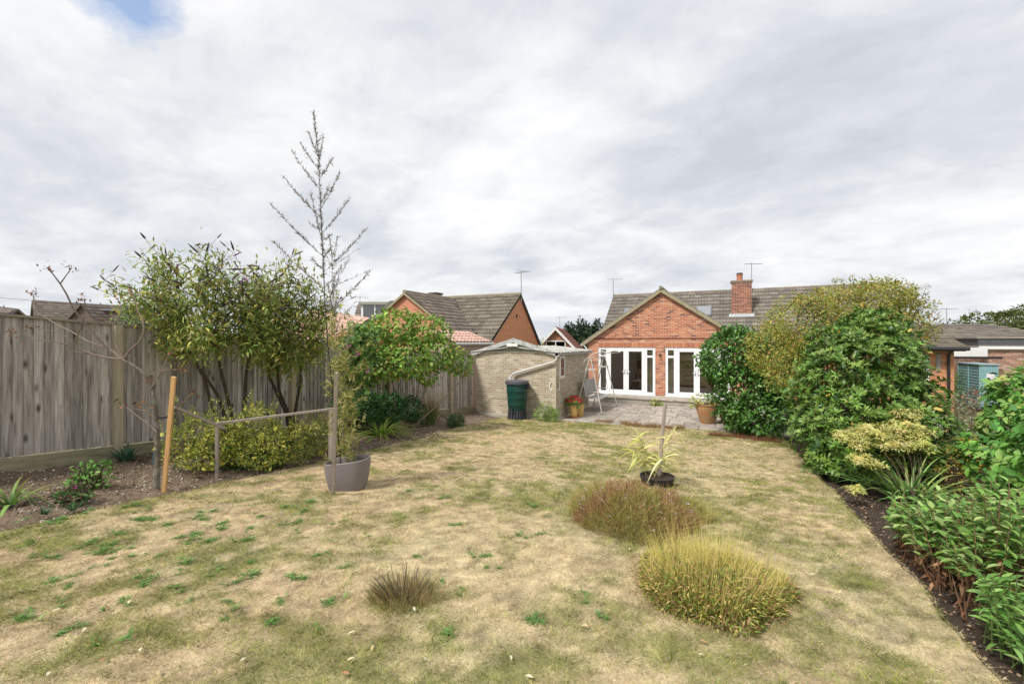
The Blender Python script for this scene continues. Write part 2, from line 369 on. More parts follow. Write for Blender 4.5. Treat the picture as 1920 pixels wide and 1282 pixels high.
TL_OLIVE = [(.195, .17, .135), (.18, .155, .125), (.21, .185, .15), (.155, .135, .11)]
def roof(parent, o, u, v, W, L, pal, w=.3, g=.32, kind='roman', ok=None, maxp=300, keep=None):
    """tiles laid in courses on a slope: o = lower left corner, u along the eave, v up the slope"""
    o, u, v = Vector(o), Vector(u).normalized(), Vector(v).normalized(); n = u.cross(v)
    rot = Matrix((u, v, n)).transposed(); po = org(parent); out = []
    for r in range(int(L/g+.5)):
        for c in range(int(W/w+.5)):
            p = o+u*((c+.5)*w)+v*(r*g)
            if ok is None or ok(p): out.append(p)
    out.sort(key=lambda p: ((p-EYE).length if keep is None else keep(p))); V, Fc, Cc = [], [], []
    for i, p in enumerate(out):
        cc = pal[rnd.randrange(len(pal))]; me = tilemesh(w, g, cc, kind)
        if i < maxp:
            b = bpy.data.objects.new('tile', me); COL.objects.link(b); b.parent = parent; b.location = p-po+n*.01; b.rotation_euler = rot.to_euler()
        else:
            k = len(V); V += [tuple(p-po+n*.01+rot @ q.co) for q in me.vertices]; Fc += [tuple(j+k for j in f.vertices) for f in me.polygons]; Cc += [cc]*len(me.vertices)
    if V:
        me = bpy.data.meshes.new('tile_field'); me.from_pydata(V, [], Fc); me.update(); setcol(me, Cc); b = link('tile_field', me, parent, TILE); b['kind'] = 'stuff'
def slab(a, b, c, d, t):
    a, b, c, d = map(Vector, (a, b, c, d)); n = (b-a).cross(d-a).normalized()*t
    return MB().hexa([a-n, b-n, c-n, d-n, a, b, c, d])
def antenna(loc, h, label, kind=0, yaw=.6):
    t = thing('television_aerial', loc, label, 'aerial'); l = Vector(loc)
    MB().tube([l, l+UP*h], .022, 6).build('mast', METAL, t)
    d = Vector((math.cos(yaw), math.sin(yaw), 0)); s = Vector((-d.y, d.x, 0)); top = l+UP*(h-.06)
    MB().tube([top-d*.35, top+d*.55], .014, 5).build('boom', METAL, t)
    m = MB()
    for k in range(6):
        p = top+d*(-.3+k*.16); q = (s if kind else UP)*(.20-.012*k); m.tube([p-q, p+q], .009, 4)
    m.build('element', METAL, t)
    if kind == 2: MB().tube([top+s*.35+UP*.1, top-s*.35+UP*.1], .01, 4).build('reflector', METAL, t)
    return t
# ================================================================== OUR BUNGALOW
HX, HY = -2.69, 20.8; HB = -.76; APZ = 3.92; EVL, EVR, EVZ = -6.16, .78, 1.6
house = thing('brick_bungalow', (HX, HY, HB), 'orange red brick bungalow with gabled rear extension and white patio doors', 'house')
D1, D2 = (-5.5, -2.95), (-2.52, .03); DZ0, DZ1 = -.745, 1.35
def gtop(x): return EVZ + (APZ-EVZ)*(1-abs(x-HX)/(HX-EVL)) - .09
WL, WR = -6.0, .62
def wall_back():
    b = MB(); y0, y1 = HY, HY+.25
    for x0, x1 in ((WL, D1[0]), (D1[1], D2[0]), (D2[1], WR)): b.box(x0, x1, y0, y1, HB-.25, DZ1)
    b.prism([(WL, y0, DZ1), (WR, y0, DZ1), (WR, y0, gtop(WR)), (HX, y0, gtop(HX)), (WL, y0, gtop(WL))], (0, .25, 0))
    for d in (D1, D2): b.box(d[0], d[1], y0, y1, HB-.25, DZ0)
    b.box(WL, WL+.25, y1, 24, HB-.25, 1.55); b.box(WR-.25, WR, y1, 24, HB-.25, 1.55)
    return b.build('wall', MORTAR, house)
wall_back()
def inwall(c, z):
    x, zz = WL+c, HB+z
    if c < 0 or x > WR or zz+.04 > gtop(x): return False
    for d in (D1, D2):
        if d[0] < x < d[1] and zz < DZ1+.24: return False
    return True
brickwall(house, (WL, HY, HB), (1, 0, 0), WR-WL, APZ-HB, inwall, BR_HOUSE, m=.014, bh=.062, bw=.212, weights=[5, 4, 4, 3, 2, 1.6, 2, 4], key=lambda p: abs(p.x+3.2)+abs(p.z-1.2)*.4)
for d in (D1, D2):                                      # soldier course over each opening
    n = int((d[1]-d[0])/.0757)
    for i in range(n):
        c = d[0]+(i+.5)*(d[1]-d[0])/n; k = rnd.choice([0, 1, 2, 3, 7])
        b = bpy.data.objects.new('soldier_brick', brickmesh(BR_HOUSE, k, .064, .215, .03)); COL.objects.link(b); b.parent = house; b.location = Vector((c, HY-.010, DZ1+.118))-org(house)
        if not b.data.materials: b.data.materials.append(BRICK)
def band():                                             # dark string course
    b = MB(); b.box(WL+.15, WR-.15, HY-.022, HY-.001, 1.735, 1.775); return b.build('string_course', mat('dark_brick', (.17, .075, .055), .9, var=.3, vscale=12), house)
band()
BARGE = mat('olive_painted_timber', (.30, .27, .17), .7, var=.2, vscale=6)
for s, ex in ((-1, EVL-.1), (1, EVR+.1)):
    a = Vector((HX, HY-.16, APZ)); e = Vector((ex, HY-.16, EVZ-.07)); nrm_ = Vector((0, 0, 1))
    MB().prism([a, e, e-UP*.15, a-UP*.15], (0, .04, 0)).build('bargeboard', BARGE, house)
    slab_ = MB(); e2 = e+UP*.0; y2 = 24.9 if s < 0 else 24.9
    slab_.prism([a+UP*.05, e+UP*.05, e+UP*.0, a+UP*.0], (0, y2-HY+.16, 0)).build('extension_roof_slope', mat('extension_tiles', (.22, .195, .165), .9, var=.25, vscale=5, bump=.5), house)
MB().tube([(HX, HY-.2, APZ+.05), (HX, 25.6, APZ+.05)], .08, 8).build('ridge_tile', mat('ridge_mortar', (.27, .24, .17), .9, var=.2), house)
# gutter and downpipe at the left eave
MB().box(EVL-.16, EVL-.04, HY-.1, 23.4, EVZ-.17, EVZ-.08).build('gutter', WPAINT, house)
MB().tube([(EVL-.02, HY-.12, EVZ-.15), (EVL+.12, HY-.08, EVZ-.3), (EVL+.12, HY-.08, HB)], .035, 8).build('downpipe', WPAINT, house)
# patio doors
STEEL = mat('brushed_handle', (.5, .5, .5), .35, metal=.9)
def frame_rect(m, x0, x1, z0, z1, w, y0, y1):
    m.box(x0, x0+w, y0, y1, z0, z1); m.box(x1-w, x1, y0, y1, z0, z1); m.box(x0+w, x1-w, y0, y1, z0, z0+w); m.box(x0+w, x1-w, y0, y1, z1-w, z1)
def patio_door(x0, x1):
    y = HY+.02; W = x1-x0; sl = .43; fr = MB(); frame_rect(fr, x0, x1, DZ0, DZ1, .06, y, y+.07)
    a, b = x0+.06, x1-.06; z0, z1 = DZ0+.06, DZ1-.06
    for xm in (x0+sl, x1-sl): fr.box(xm-.035, xm+.035, y+.002, y+.068, z0, z1)
    fr.box(x0-.03, x1+.03, y-.09, y+.05, DZ0-.05, DZ0-.002)
    o = fr.build('patio_door', UPVC, house, .004)
    mid = (x0+x1)/2; tz = z1-.34
    for s0, s1 in ((a, x0+sl-.035), (x1-sl+.035, b)):
        m = MB(); frame_rect(m, s0, s1, tz, z1, .045, y+.006, y+.062); m.build('top_light', UPVC, o, .003)
        m = MB(); frame_rect(m, s0, s1, z0, tz-.001, .045, y+.006, y+.062); m.build('side_light', UPVC, o, .003)
        MB().box(s0+.045, s1-.045, y+.03, y+.05, tz+.045, z1-.045).build('pane', GLASS, o)
        MB().box(s0+.045, s1-.045, y+.03, y+.05, z0+.045, tz-.046).build('pane', GLASS, o)
    for s0, s1, hx in ((x0+sl+.036, mid-.003, mid-.055), (mid+.003, x1-sl-.036, mid+.055)):
        m = MB(); frame_rect(m, s0, s1, z0+.002, z1-.002, .115, y-.012, y+.055); m.build('door_leaf', UPVC, o, .004)
        MB().box(s0+.115, s1-.115, y+.015, y+.035, z0+.117, z1-.117).build('pane', GLASS, o)
        h = MB(); zc = DZ0+1.0; h.box(hx-.014, hx+.014, y-.024, y-.013, zc-.13, zc+.10); d = -1 if hx < mid else 1
        h.tube([(hx, y-.024, zc), (hx, y-.055, zc), (hx+d*.12, y-.06, zc)], .011, 6); h.build('handle', STEEL, o)
patio_door(*D1); patio_door(*D2)
lamp = MB(); lamp.box(-2.79, -2.69, HY-.06, HY-.007, 1.0, 1.07); lamp.tube([(-2.74, HY-.06, 1.03), (-2.74, HY-.14, 1.0)], .03, 8); lamp.build('wall_lamp', DARKMETAL, house)
# the room behind
ROOM = mat('room_plaster', (.55, .50, .42), .9, var=.05); RFLOOR = mat('room_floor', (.25, .18, .12), .6, var=.2)
room = MB(); rx0, rx1, ry0, ry1, rz0, rz1 = WL+.26, WR-.26, HY+.26, 25.0, DZ0-.03, 1.5
room.box(rx0, rx1, ry1, ry1+.05, rz0, rz1); room.box(rx0-.002, rx0+.03, ry0, ry1, rz0, rz1); room.box(rx1-.03, rx1+.002, ry0, ry1, rz0, rz1); room.box(rx0, rx1, ry0, ry1, rz1, rz1+.04)
room.box(HX-.06, HX+.06, ry0, ry1, rz0, rz1); room.build('room', ROOM, house)
MB().box(rx0, rx1, HY+.1, ry1, rz0-.05, rz0).build('room_floor', RFLOOR, house)
CURT = mat('curtain_cloth', (.72, .63, .52), .9, var=.12, vscale=8, stretch=(6, 6, .4))
for x0, x1 in ((-5.42, -5.2), (-3.3, -3.02), (-2.45, -2.08)):
    n = 40; vs = []; 
    for zz in (DZ0+.02, DZ1-.05):
        vs += [(x0+(x1-x0)*i/n, HY+.20+.03*math.sin(i*.95)+.01*math.sin(i*2.3), zz) for i in range(n+1)]
    MB().add(vs, [(i, i+1, n+2+i, n+1+i) for i in range(n)], True).build('curtain', CURT, house)
# main roof
RY0, RY1, RZ0, RZ1 = 23.3, 26.9, 1.5, 4.32; RX0, RX1 = -6.2, 6.7
vd = Vector((0, RY1-RY0, RZ1-RZ0)); SL = vd.length
slab((RX0, RY0, RZ0), (RX1, RY0, RZ0), (RX1, RY1, RZ1), (RX0, RY1, RZ1), .1).build('main_roof_slope', FELT, house)
slab((RX0, RY1+3.6, RZ0), (RX0, RY1, RZ1), (RX1, RY1, RZ1), (RX1, RY1+3.6, RZ0), .1).build('far_roof_slope', FELT, house)
def over_ext(p): return not (abs(p.x-HX) < 3.2 and p.z < EVZ+(APZ-EVZ)*(1-abs(p.x-HX)/3.45)-.12)
roof(house, (RX0, RY0, RZ0), (1, 0, 0), vd, RX1-RX0, SL, TL_GREY, .3, .33, 'roman', over_ext, 300, keep=lambda p: (0 if p.x < 4.2 else 50)-p.z)
for i in range(28):
    x = RX0+i*.461; MB().tube([(x, RY1, RZ1+.01), (x+.45, RY1, RZ1+.01)], .085, 8).build('ridge_tile', mat('ridge_tile_clay', (.24, .20, .16), .9, var=.25, objrand=.15), house)
b = MB(); b.box(RX0+.12, RX1-.12, RY0+.3, RY1+3.4, HB-.3, RZ0+.05)
for x in (RX0+.12, RX1-.37): b.prism([(x, RY0+.35, RZ0), (x, RY1, RZ1-.15), (x, RY1+3.3, RZ0)], (.25, 0, 0))
b.build('main_wall', mat('house_wall_brick', (.42, .18, .11), .9, var=.25, vscale=12), house)
def on_roof(x, y, lift=0): return Vector((x, y, RZ0+(y-RY0)*(RZ1-RZ0)/(RY1-RY0)))+Vector((0, -.617, .787))*lift
for x, w in ((-4.95, .66), (-1.18, .74)):
    p = [on_roof(x-w/2, 25.05, .10), on_roof(x+w/2, 25.05, .10), on_roof(x+w/2, 25.75, .10), on_roof(x-w/2, 25.75, .10)]
    up_ = Vector((0, -.617, .787)); fr = MB(); fr.hexa([q-up_*.08 for q in p]+[q for q in p])
    f = fr.build('skylight', mat('skylight_frame', (.16, .17, .19), .5), house)
    c = sum(p, Vector())/4; q2 = [c+(q-c)*.84 for q in p]; MB().hexa([q+up_*.001 for q in q2]+[q+up_*.008 for q in q2]).build('pane', SKYGLASS, f)
CH = Vector((.55, 25.4, 0)); cz0, cz1 = 2.6, 4.56
MB().box(CH.x-.44, CH.x+.44, CH.y-.3, CH.y+.3, cz0, cz1).build('chimney', MORTAR, house)
brickwall(house, (CH.x-.445, CH.y-.3, 2.9), (1, 0, 0), .89, cz1-2.9, lambda c, z: 0 <= c <= .89, [(.34, .13, .08), (.27, .105, .07), (.22, .09, .065), (.38, .17, .11), (.18, .08, .06)], maxp=110)
brickwall(house, (CH.x-.44, CH.y+.3, 2.9), (0, -1, 0), .6, cz1-2.9, lambda c, z: 0 <= c <= .6, BR_HOUSE, maxp=60, weights=[3, 4, 2, 4, 3, 3, 1, 3])
MB().box(CH.x-.5, CH.x+.5, CH.y-.36, CH.y+.36, cz1+.002, cz1+.09).build('chimney_cap', mat('cap_stone', (.28, .22, .16), .9, var=.2), house, .01)
MB().lathe((CH.x-.08, CH.y, cz1+.09), [(.14, 0), (.13, .25), (.15, .27), (.15, .32), (.11, .33)], 16).build('chimney_pot', mat('terracotta_pot', (.42, .17, .10), .8, var=.15), house)
MB().lathe((CH.x-.08, CH.y, cz1+.42), [(.10, 0), (.15, .02), (.15, .06), (.02, .09)], 12).build('chimney_cowl', DARKMETAL, house)
fl = MB(); fl.hexa([on_roof(CH.x-.56, 24.93, .055), on_roof(CH.x+.56, 24.93, .055), on_roof(CH.x+.56, 25.15, .055), on_roof(CH.x-.56, 25.15, .055)]+[on_roof(CH.x-.56, 24.93, .075), on_roof(CH.x+.56, 24.93, .075), on_roof(CH.x+.56, 25.15, .075), on_roof(CH.x-.56, 25.15, .075)])
fl.build('lead_flashing', mat('lead', (.36, .39, .40), .6, var=.15), house)
antenna((RX0+.02, 26.75, RZ1-.7), 1.75, 'thin television aerial at the left end of the bungalow ridge', 0, .1)
antenna((1.05, 26.7, RZ1-.1), 1.5, 'tall television aerial beside the brick chimney', 1, .4)
# ================================================================== GARDEN STORE (shed of cast brick-pattern panels)
SX0, SX1, SY0, SY1 = -8.0, -5.05, 13.8, 17.6; SB = -.93; SE, SR = 1.28, 1.68; SMX = (SX0+SX1)/2
shed = thing('concrete_shed', (SMX, (SY0+SY1)/2, SB), 'pale concrete shed of brick pattern panels with shallow grey roof', 'shed')
SHM = mat('cast_joint', (.70, .65, .56), .95, var=.15, vscale=6, bump=.3)
w = MB(); w.box(SX0, SX1, SY0, SY0+.08, SB-.15, SE); w.box(SX1-.08, SX1, SY0+.081, SY1, SB-.15, SE); w.box(SX0, SX0+.08, SY0+.081, SY1, SB-.15, SE); w.box(SX0+.081, SX1-.081, SY1-.08, SY1, SB-.15, SE)
w.build('wall', SHM, shed)
SP = [(.45, .385, .29), (.39, .325, .235), (.51, .445, .35), (.35, .29, .21), (.43, .355, .26), (.40, .325, .23)]
brickwall(shed, (SX0+.02, SY0, SB+.03), (1, 0, 0), SX1-SX0-.04, SE-SB-.05, lambda c, z: 0 <= c <= SX1-SX0-.04, SP, .004, .205, .062, .012, 300, key=lambda p: abs(p.x+6.3)+abs(p.z-.3)*.5)
SWIN = (14.15, 14.62, .42, 1.12)
brickwall(shed, (SX1, SY0+.02, SB+.03), (0, 1, 0), SY1-SY0-.04, SE-SB-.05, lambda c, z: 0 <= c <= SY1-SY0-.04 and not (SWIN[0]-.04 < SY0+.02+c < SWIN[1]+.04 and SWIN[2]-.04 < SB+.03+z < SWIN[3]+.03), SP, .004, .205, .062, .012, 0)
PANEL = mat('panel_post', (.50, .45, .36), .95, var=.15)
MB().box(SX1-.02, SX1+.007, SY0-.007, SY0+.04, SB, SE).build('corner_post', PANEL, shed)
MB().box(SX0-.007, SX0+.035, SY0-.007, SY0+.03, SB, SE).build('corner_post', PANEL, shed)
wf = MB(); xf = SX1-.01
for y0, y1, z0, z1 in ((SWIN[0], SWIN[0]+.045, SWIN[2], SWIN[3]), (SWIN[1]-.045, SWIN[1], SWIN[2], SWIN[3]), (SWIN[0]+.045, SWIN[1]-.045, SWIN[2], SWIN[2]+.05), (SWIN[0]+.045, SWIN[1]-.045, SWIN[3]-.05, SWIN[3])): wf.box(xf, xf+.05, y0, y1, z0, z1)
wo = wf.build('window', WPAINT, shed); MB().box(xf+.012, xf+.032, SWIN[0]+.046, SWIN[1]-.046, SWIN[2]+.051, SWIN[3]-.051).build('pane', glassmat('dark_window_glass', (.03, .035, .04), .02), wo)
GABP = mat('gable_sheet', (.36, .37, .29), .85, var=.2, vscale=4, second=(.2, .24, .16), sscale=3)
MB().prism([(SX0+.02, SY0-.012, SE+.002), (SX1-.02, SY0-.012, SE+.002), (SMX, SY0-.012, SR-.02)], (0, .05, 0)).build('gable_panel', GABP, shed)
BB = mat('grey_white_boards', (.50, .51, .50), .8, var=.15, vscale=5, second=(.33, .34, .33), sscale=4)
for s in (-1, 1):
    e = Vector((SMX+s*1.62, SY0-.10, SE-.03)); a = Vector((SMX, SY0-.10, SR+.05))
    MB().prism([a, e, e-UP*.13, a-UP*.15], (0, .045, 0)).build('bargeboard', BB, shed)
    # corrugated sheet roof
    n = 44; vs = []
    for q in range(2):
        p = Vector((a.x, a.y, SE+.16)) if q == 0 else (e+UP*.015)
        for i in range(n+1):
            y = SY0-.13+(SY1-SY0+.25)*i/n; vs.append((p.x, y, p.z+.022*math.sin(i*math.pi*.62)))
    vs += [(x, y, z-.02) for x, y, z in vs]; k = 2*(n+1)
    fs = [(i, i+1, n+2+i, n+1+i) for i in range(n)]+[(k+n+1+i, k+n+2+i, k+i+1, k+i) for i in range(n)]+[(n+1+i, n+2+i, k+n+2+i, k+n+1+i) for i in range(n)]+[(0, n+1, k+n+1, k), (n, k+n, k+2*n+1, 2*n+1)]
    MB().add(vs, fs).build('corrugated_roof_sheet', mat('fibre_cement', (.48, .47, .44), .9, var=.2, vscale=4, second=(.22, .22, .19), sscale=4), shed)
MB().box(SMX-.2, SMX+.2, SY0-.19, SY0-.13, SE+.17, SE+.26).build('wall_light', WPAINT, shed, .01)
MB().box(SX1+.02, SX1+.12, SY0-.1, SY1, SE-.12, SE-.04).build('gutter', mat('grey_gutter', (.34, .34, .33), .6), shed)
PIPE = mat('grey_plastic_pipe', (.55, .54, .52), .5, var=.05)
MB().tube([(SX1+.06, SY0-.06, SE-.08), (SX1+.05, SY0-.07, SE-.24), (SX1-.06, SY0-.08, SE-.33), (-6.5, SY0-.1, .55), (-6.62, SY0-.16, .40), (-6.58, SY0-.2, .33)], .036, 8).build('downpipe', PIPE, shed)
for x, s, y in ((SX1-.13, 1, SY0-.03), (SX1+.03, 0, SY0+.2)):
    pts = [Vector((x, y, .02))+(Vector((-.07, 0, 0)) if s else Vector((.0, .09, 0)))*math.sin(math.pi*i/6)+UP*(.30*i/6) for i in range(7)]
    MB().tube(pts, .016, 6).build('hose_hook', UPVC, shed)
MB().box(SX0-.5, SX0+2.05, SY0-.32, SY0-.004, SB-.2, SB+.09).build('shed_plinth', CONC, shed)
# ================================================================== NEIGHBOUR'S L-SHAPED BUNGALOW (left)
nb = thing('brick_bungalow', (-11.5, 18.5, -.95), 'terracotta bungalow with two crossing brown tiled roofs behind the fence', 'house')
ORB = mat('orange_brickwork', (.58, .27, .14), .9, var=.34, vscale=26, bump=.4, bscale=60, second=(.36, .16, .09), sfac=(.5, .7), sscale=11)
REND = mat('terracotta_render', (.60, .27, .17), .9, var=.22, vscale=22, bump=.4, bscale=60, second=(.48, .20, .12), sfac=(.5, .65), sscale=12)
wx0, wx1, wy = -16.4, -9.75, 16.25; waz, wez = 3.82, 1.55; wax = -13.05
MB().prism([(wx0+.2, wy, -1.1), (wx1-.1, wy, -1.1), (wx1-.1, wy, wez), (wax, wy, waz-.1), (wx0+.2, wy, wez)], (0, .3, 0)).build('wing_gable_wall', REND, nb)
for s, ex in ((1, wx1+.12), (-1, wx0-.1)):
    a = Vector((wax, wy-.15, waz)); e = Vector((ex, wy-.15, wez-.1))
    MB().prism([a, e, e-UP*.12, a-UP*.12], (0, .1, 0)).build('wing_verge', BARGE, nb)
a = Vector((wax, wy-.14, waz)); e = Vector((wx1+.14, wy-.14, wez-.1)); u = Vector((0, 1, 0)); v = a-e
slab(e, e+u*6.3, a+u*6.3, a, .08).build('wing_roof_slope', FELT, nb)
e2 = Vector((wx0-.1, wy-.14, wez-.1)); slab(e2+u*6.3, e2, a, a+u*6.3, .08).build('wing_far_slope', mat('brown_tiles', (.17, .135, .11), .9, var=.3), nb)
mry, mrz, mx1 = 20.35, 3.95, -9.25; mey, mez = 17.15, 1.58
def main_z(y): return mrz-(mry-y)*(mrz-mez)/(mry-mey)
def wing_z(x): return waz-(x-wax)*(waz-(wez-.1))/(wx1+.14-wax)
roof(nb, e, u, v, 5.7, v.length, TL_BROWN, .29, .30, 'roman', lambda p: main_z(p.y) < p.z+.12, 300)
me_ = Vector((-17.5, mey, mez)); mv = Vector((0, mry-mey, mrz-mez))
slab(me_, (mx1, mey, mez), (mx1, mry, mrz), (-17.5, mry, mrz), .08).build('main_roof_slope', FELT, nb)
slab((mx1, 22.95, 1.5), (-17.5, 22.95, 1.5), (-17.5, mry, mrz), (mx1, mry, mrz), .08).build('far_roof_slope', FELT, nb)
roof(nb, (mx1-3.9, mey, mez), (1, 0, 0), mv, 3.9, mv.length, TL_OLIVE, .3, .31, 'roman', lambda p: wing_z(p.x) < p.z+.15 or p.x > wx1, 300)
roof(nb, (mx1-7.8, mey, mez), (1, 0, 0), mv, 3.9, mv.length, TL_OLIVE, .3, .31, 'roman', lambda p: p.x < wax and p.z > 3.2 or (p.x > wax and wing_z(p.x) < p.z+.15), 0)
MB().tube([(-17, mry, mrz+.02), (mx1, mry, mrz+.02)], .085, 8).build('ridge_tile', mat('ridge_mortar'), nb)
MB().tube([(wax, wy-.14, waz+.02), (wax, 20.2, waz+.02)], .085, 8).build('ridge_tile', mat('ridge_mortar'), nb)
MB().prism([(mx1-.28, mey+.2, -1.1), (mx1-.28, 22.75, -1.1), (mx1-.28, 22.75, 1.5), (mx1-.28, mry, mrz-.13), (mx1-.28, mey+.2, mez)], (.2, 0, 0)).build('gable_wall', ORB, nb)
MB().bar((mx1-.03, mry, mrz-.05), (mx1-.03, 22.95, 1.42), .06, .12).build('verge', DARKMETAL, nb)
MB().bar((mx1-.03, mry, mrz-.05), (mx1-.03, mey, mez-.08), .06, .12).build('verge', BARGE, nb)
MB().box(mx1-.085, mx1-.06, 19.9, 20.05, 2.78, 2.95).build('vent', BLACKPL, nb)
MB().box(-13.65, -13.2, 18.8, 19.3, 3.0, 4.02).build('chimney', mat('chimney_brown', (.2, .13, .1), .9, var=.3, vscale=12), nb)
MB().box(-13.7, -13.15, 18.75, 19.35, 4.022, 4.08).build('chimney_cap', DARKMETAL, nb)
# pink tiled lean-to under the wing eave
l0 = Vector((-9.2, 14.1, 1.58)); lv = Vector((-1.1, 0, .42))
slab(l0, l0+u*3.1, l0+u*3.1+lv, l0+lv, .05).build('lean_to_roof', FELT, nb)
roof(nb, l0, u, lv, 3.1, lv.length, TL_PINK, .26, .3, 'pan', None, 60)
MB().tube([(-9.14, 14.05, 1.53), (-9.14, 17.25, 1.53)], .055, 8).build('gutter', PIPE, nb)
MB().box(-10.2, -9.3, 14.15, 17.1, -1.1, 1.56).build('lean_to_wall', mat('grey_pink_brick', (.38, .28, .24), .9, var=.22, vscale=18), nb)
antenna((mx1-.02, mry+.05, mrz-.4), 1.55, 'television aerial at the peak of the terracotta bungalow gable', 2, -.3)
# ================================================================== NEIGHBOUR'S WING AND FLAT ROOFED ROOM (right)
nr = thing('brick_bungalow', (8, 23, -.95), 'low rear wing of orange brick with black gutter and downpipe', 'house')
ny = 21.0; nx0, nx1 = 3.2, 7.1; nez = 1.34
MB().box(nx0, nx1, ny, ny+6, -1.1, nez).build('wall', mat('orange_mortar', (.55, .42, .32), .95, var=.15), nr)
NWIN = (5.55, 6.42, -.15, 1.12)
brickwall(nr, (nx0, ny, -.97), (1, 0, 0), nx1-nx0, nez+.97, lambda c, z: 0 <= c <= nx1-nx0 and not (NWIN[0] < nx0+c < NWIN[1] and NWIN[2] < -.97+z < NWIN[3]), BR_ORANGE, maxp=220, key=lambda p: -p.x)
wf = MB(); frame_rect(wf, NWIN[0]+.005, NWIN[1]-.005, NWIN[2]+.005, NWIN[3]-.005, .07, ny-.03, ny-.002); wo = wf.build('window', UPVC, nr)
MB().box(NWIN[0]+.076, NWIN[1]-.076, ny-.018, ny-.004, NWIN[2]+.076, NWIN[3]-.076).build('pane', glassmat('dark_pane', (.05, .05, .06), .03), wo)
e = Vector((nx0-.3, ny-.35, nez+.06)); rg = Vector((nx0-.3, 23.6, 2.05)); vv = rg-e
slab(e, (nx1+.25, ny-.35, nez+.06), (nx1+.25, 23.6, 2.05), rg, .1).build('roof_slope', FELT, nr)
roof(nr, e, (1, 0, 0), vv, nx1-nx0+.55, vv.length, TL_OLIVE, .32, .30, 'flat', None, 250)
BFAS = mat('black_painted_board', (.03, .03, .034), .5)
MB().box(nx0-.2, nx1+.18, ny-.4, ny-.36, nez-.06, nez+.07).build('fascia', BFAS, nr); MB().tube([(nx0-.2, ny-.45, nez+.04), (nx1+.25, ny-.45, nez+.02)], .06, 8).build('gutter', BFAS, nr)
MB().tube([(nx1-.17, ny-.42, nez), (nx1-.17, ny-.12, nez-.16), (nx1-.17, ny-.07, nez-.3), (nx1-.17, ny-.07, -.95)], .045, 8).build('downpipe', BFAS, nr)
MB().box(6.62, 6.74, ny-.03, ny-.001, .55, 1.2).build('wall_plate', mat('grey_plate', (.30, .29, .28), .7), nr)
fr_ = thing('flat_roofed_extension', (12.5, 28.5, -.95), 'flat roofed room of pale old brick with white fascia beside teal locker', 'house extension')
fx0, fx1, fy = 9.65, 16.5, 26.0
MB().box(fx0, fx1, fy, fy+5, -1.1, 1.30).build('wall', mat('pale_mortar', (.50, .40, .33), .95, var=.15), fr_)
brickwall(fr_, (fx0, fy, -.97), (1, 0, 0), fx1-fx0, 2.26, lambda c, z: 0 <= c <= fx1-fx0, BR_PALE, maxp=200, key=lambda p: p.x-p.z)
brickwall(fr_, (fx0, fy+5, -.97), (0, -1, 0), 5, 2.26, lambda c, z: 0 <= c <= 5, BR_PALE, maxp=0)
MB().box(fx0-.1, fx1, fy-.12, fy-.02, 1.30, 1.47).build('fascia', WPAINT, fr_); MB().box(fx0-.1, fx0-.02, fy-.019, fy+5, 1.30, 1.47).build('fascia', WPAINT, fr_)
MB().box(fx0-.14, fx1+.1, fy-.16, fy+5.1, 1.472, 1.74).build('parapet', mat('grey_felt_edge', (.09, .09, .10), .7, var=.2), fr_)
MB().box(fx0-.2, fx1+.1, fy-.2, fy+5.1, 1.742, 1.82).build('coping', mat('coping_stone', (.28, .25, .22), .9, var=.2), fr_)
MB().hexa([(nx1+.3, 24.9, .98), (fx0+.1, fy-.3, .98), (fx0+.1, fy-.24, .98), (nx1+.3, 24.96, .98), (nx1+.3, 24.9, 1.26), (fx0+.1, fy-.3, 1.38), (fx0+.1, fy-.24, 1.38), (nx1+.3, 24.96, 1.26)]).build('canopy_board', WPAINT, fr_)
MB().tube([(nx1+.2, 24.8, .95), (fx0+.5, fy-.4, .95)], .05, 8).build('canopy_gutter', BFAS, fr_)
MB().box(15.6, 16.1, fy+2.2, fy+2.7, 1.82, 3.0).build('chimney', mat('house_wall_brick'), fr_)
MB().box(15.2, 16.6, fy+1.8, fy+3.1, 1.822, 2.15).build('chimney_base', WPAINT, fr_)
hh = thing('hipped_bungalow', (17, 36, -1), 'bungalow with plain grey brown hipped roof behind the flat roofed room', 'house')
ha, hb = at(1700, 607, 27.5), at(1846, 607, 26.5); hm = MB(); hdv = (hb-ha).normalized(); hn = Vector((hdv.y, -hdv.x, 0)); he = 1.25
el, er = Vector((ha.x, ha.y, he))+hn*3.6-hdv*3, Vector((hb.x, hb.y, he))+hn*3.6+hdv*3.4
slab(el, er, hb, ha, .1).build('roof_slope', FELT, hh); er2 = Vector((hb.x, hb.y, he))-hn*3.6+hdv*3.4; slab(er, er2, hb-hn*.05, hb, .1).build('hip_slope', mat('brown_tiles'), hh)
hv = hb-(er-hdv*3.4)
roof(hh, el, hdv, hv, (er-el).length, hv.length, TL_OLIVE, .33, .32, 'flat', lambda p: (p-hb).dot(hdv) < 3.4*(1-(p.z-he)/(hb.z-he)) and (ha-p).dot(hdv) < 3*(1-(p.z-he)/(hb.z-he)), 280)
cw = (el+er)/2; MB().prism([el+hdv*.5-hn*.5-UP*.1, er-hdv*.5-hn*.5-UP*.1, er2-hdv*.5+hn*.5-UP*.1, er2+(el-er)+hdv*.5+hn*.5-UP*.1], (0, 0, -2.2)).build('wall', mat('house_wall_brick'), hh)
antenna(at(1775, 607, 27)-UP*.1, 1.05, 'television aerial on the grey brown hipped roof', 1, .2)
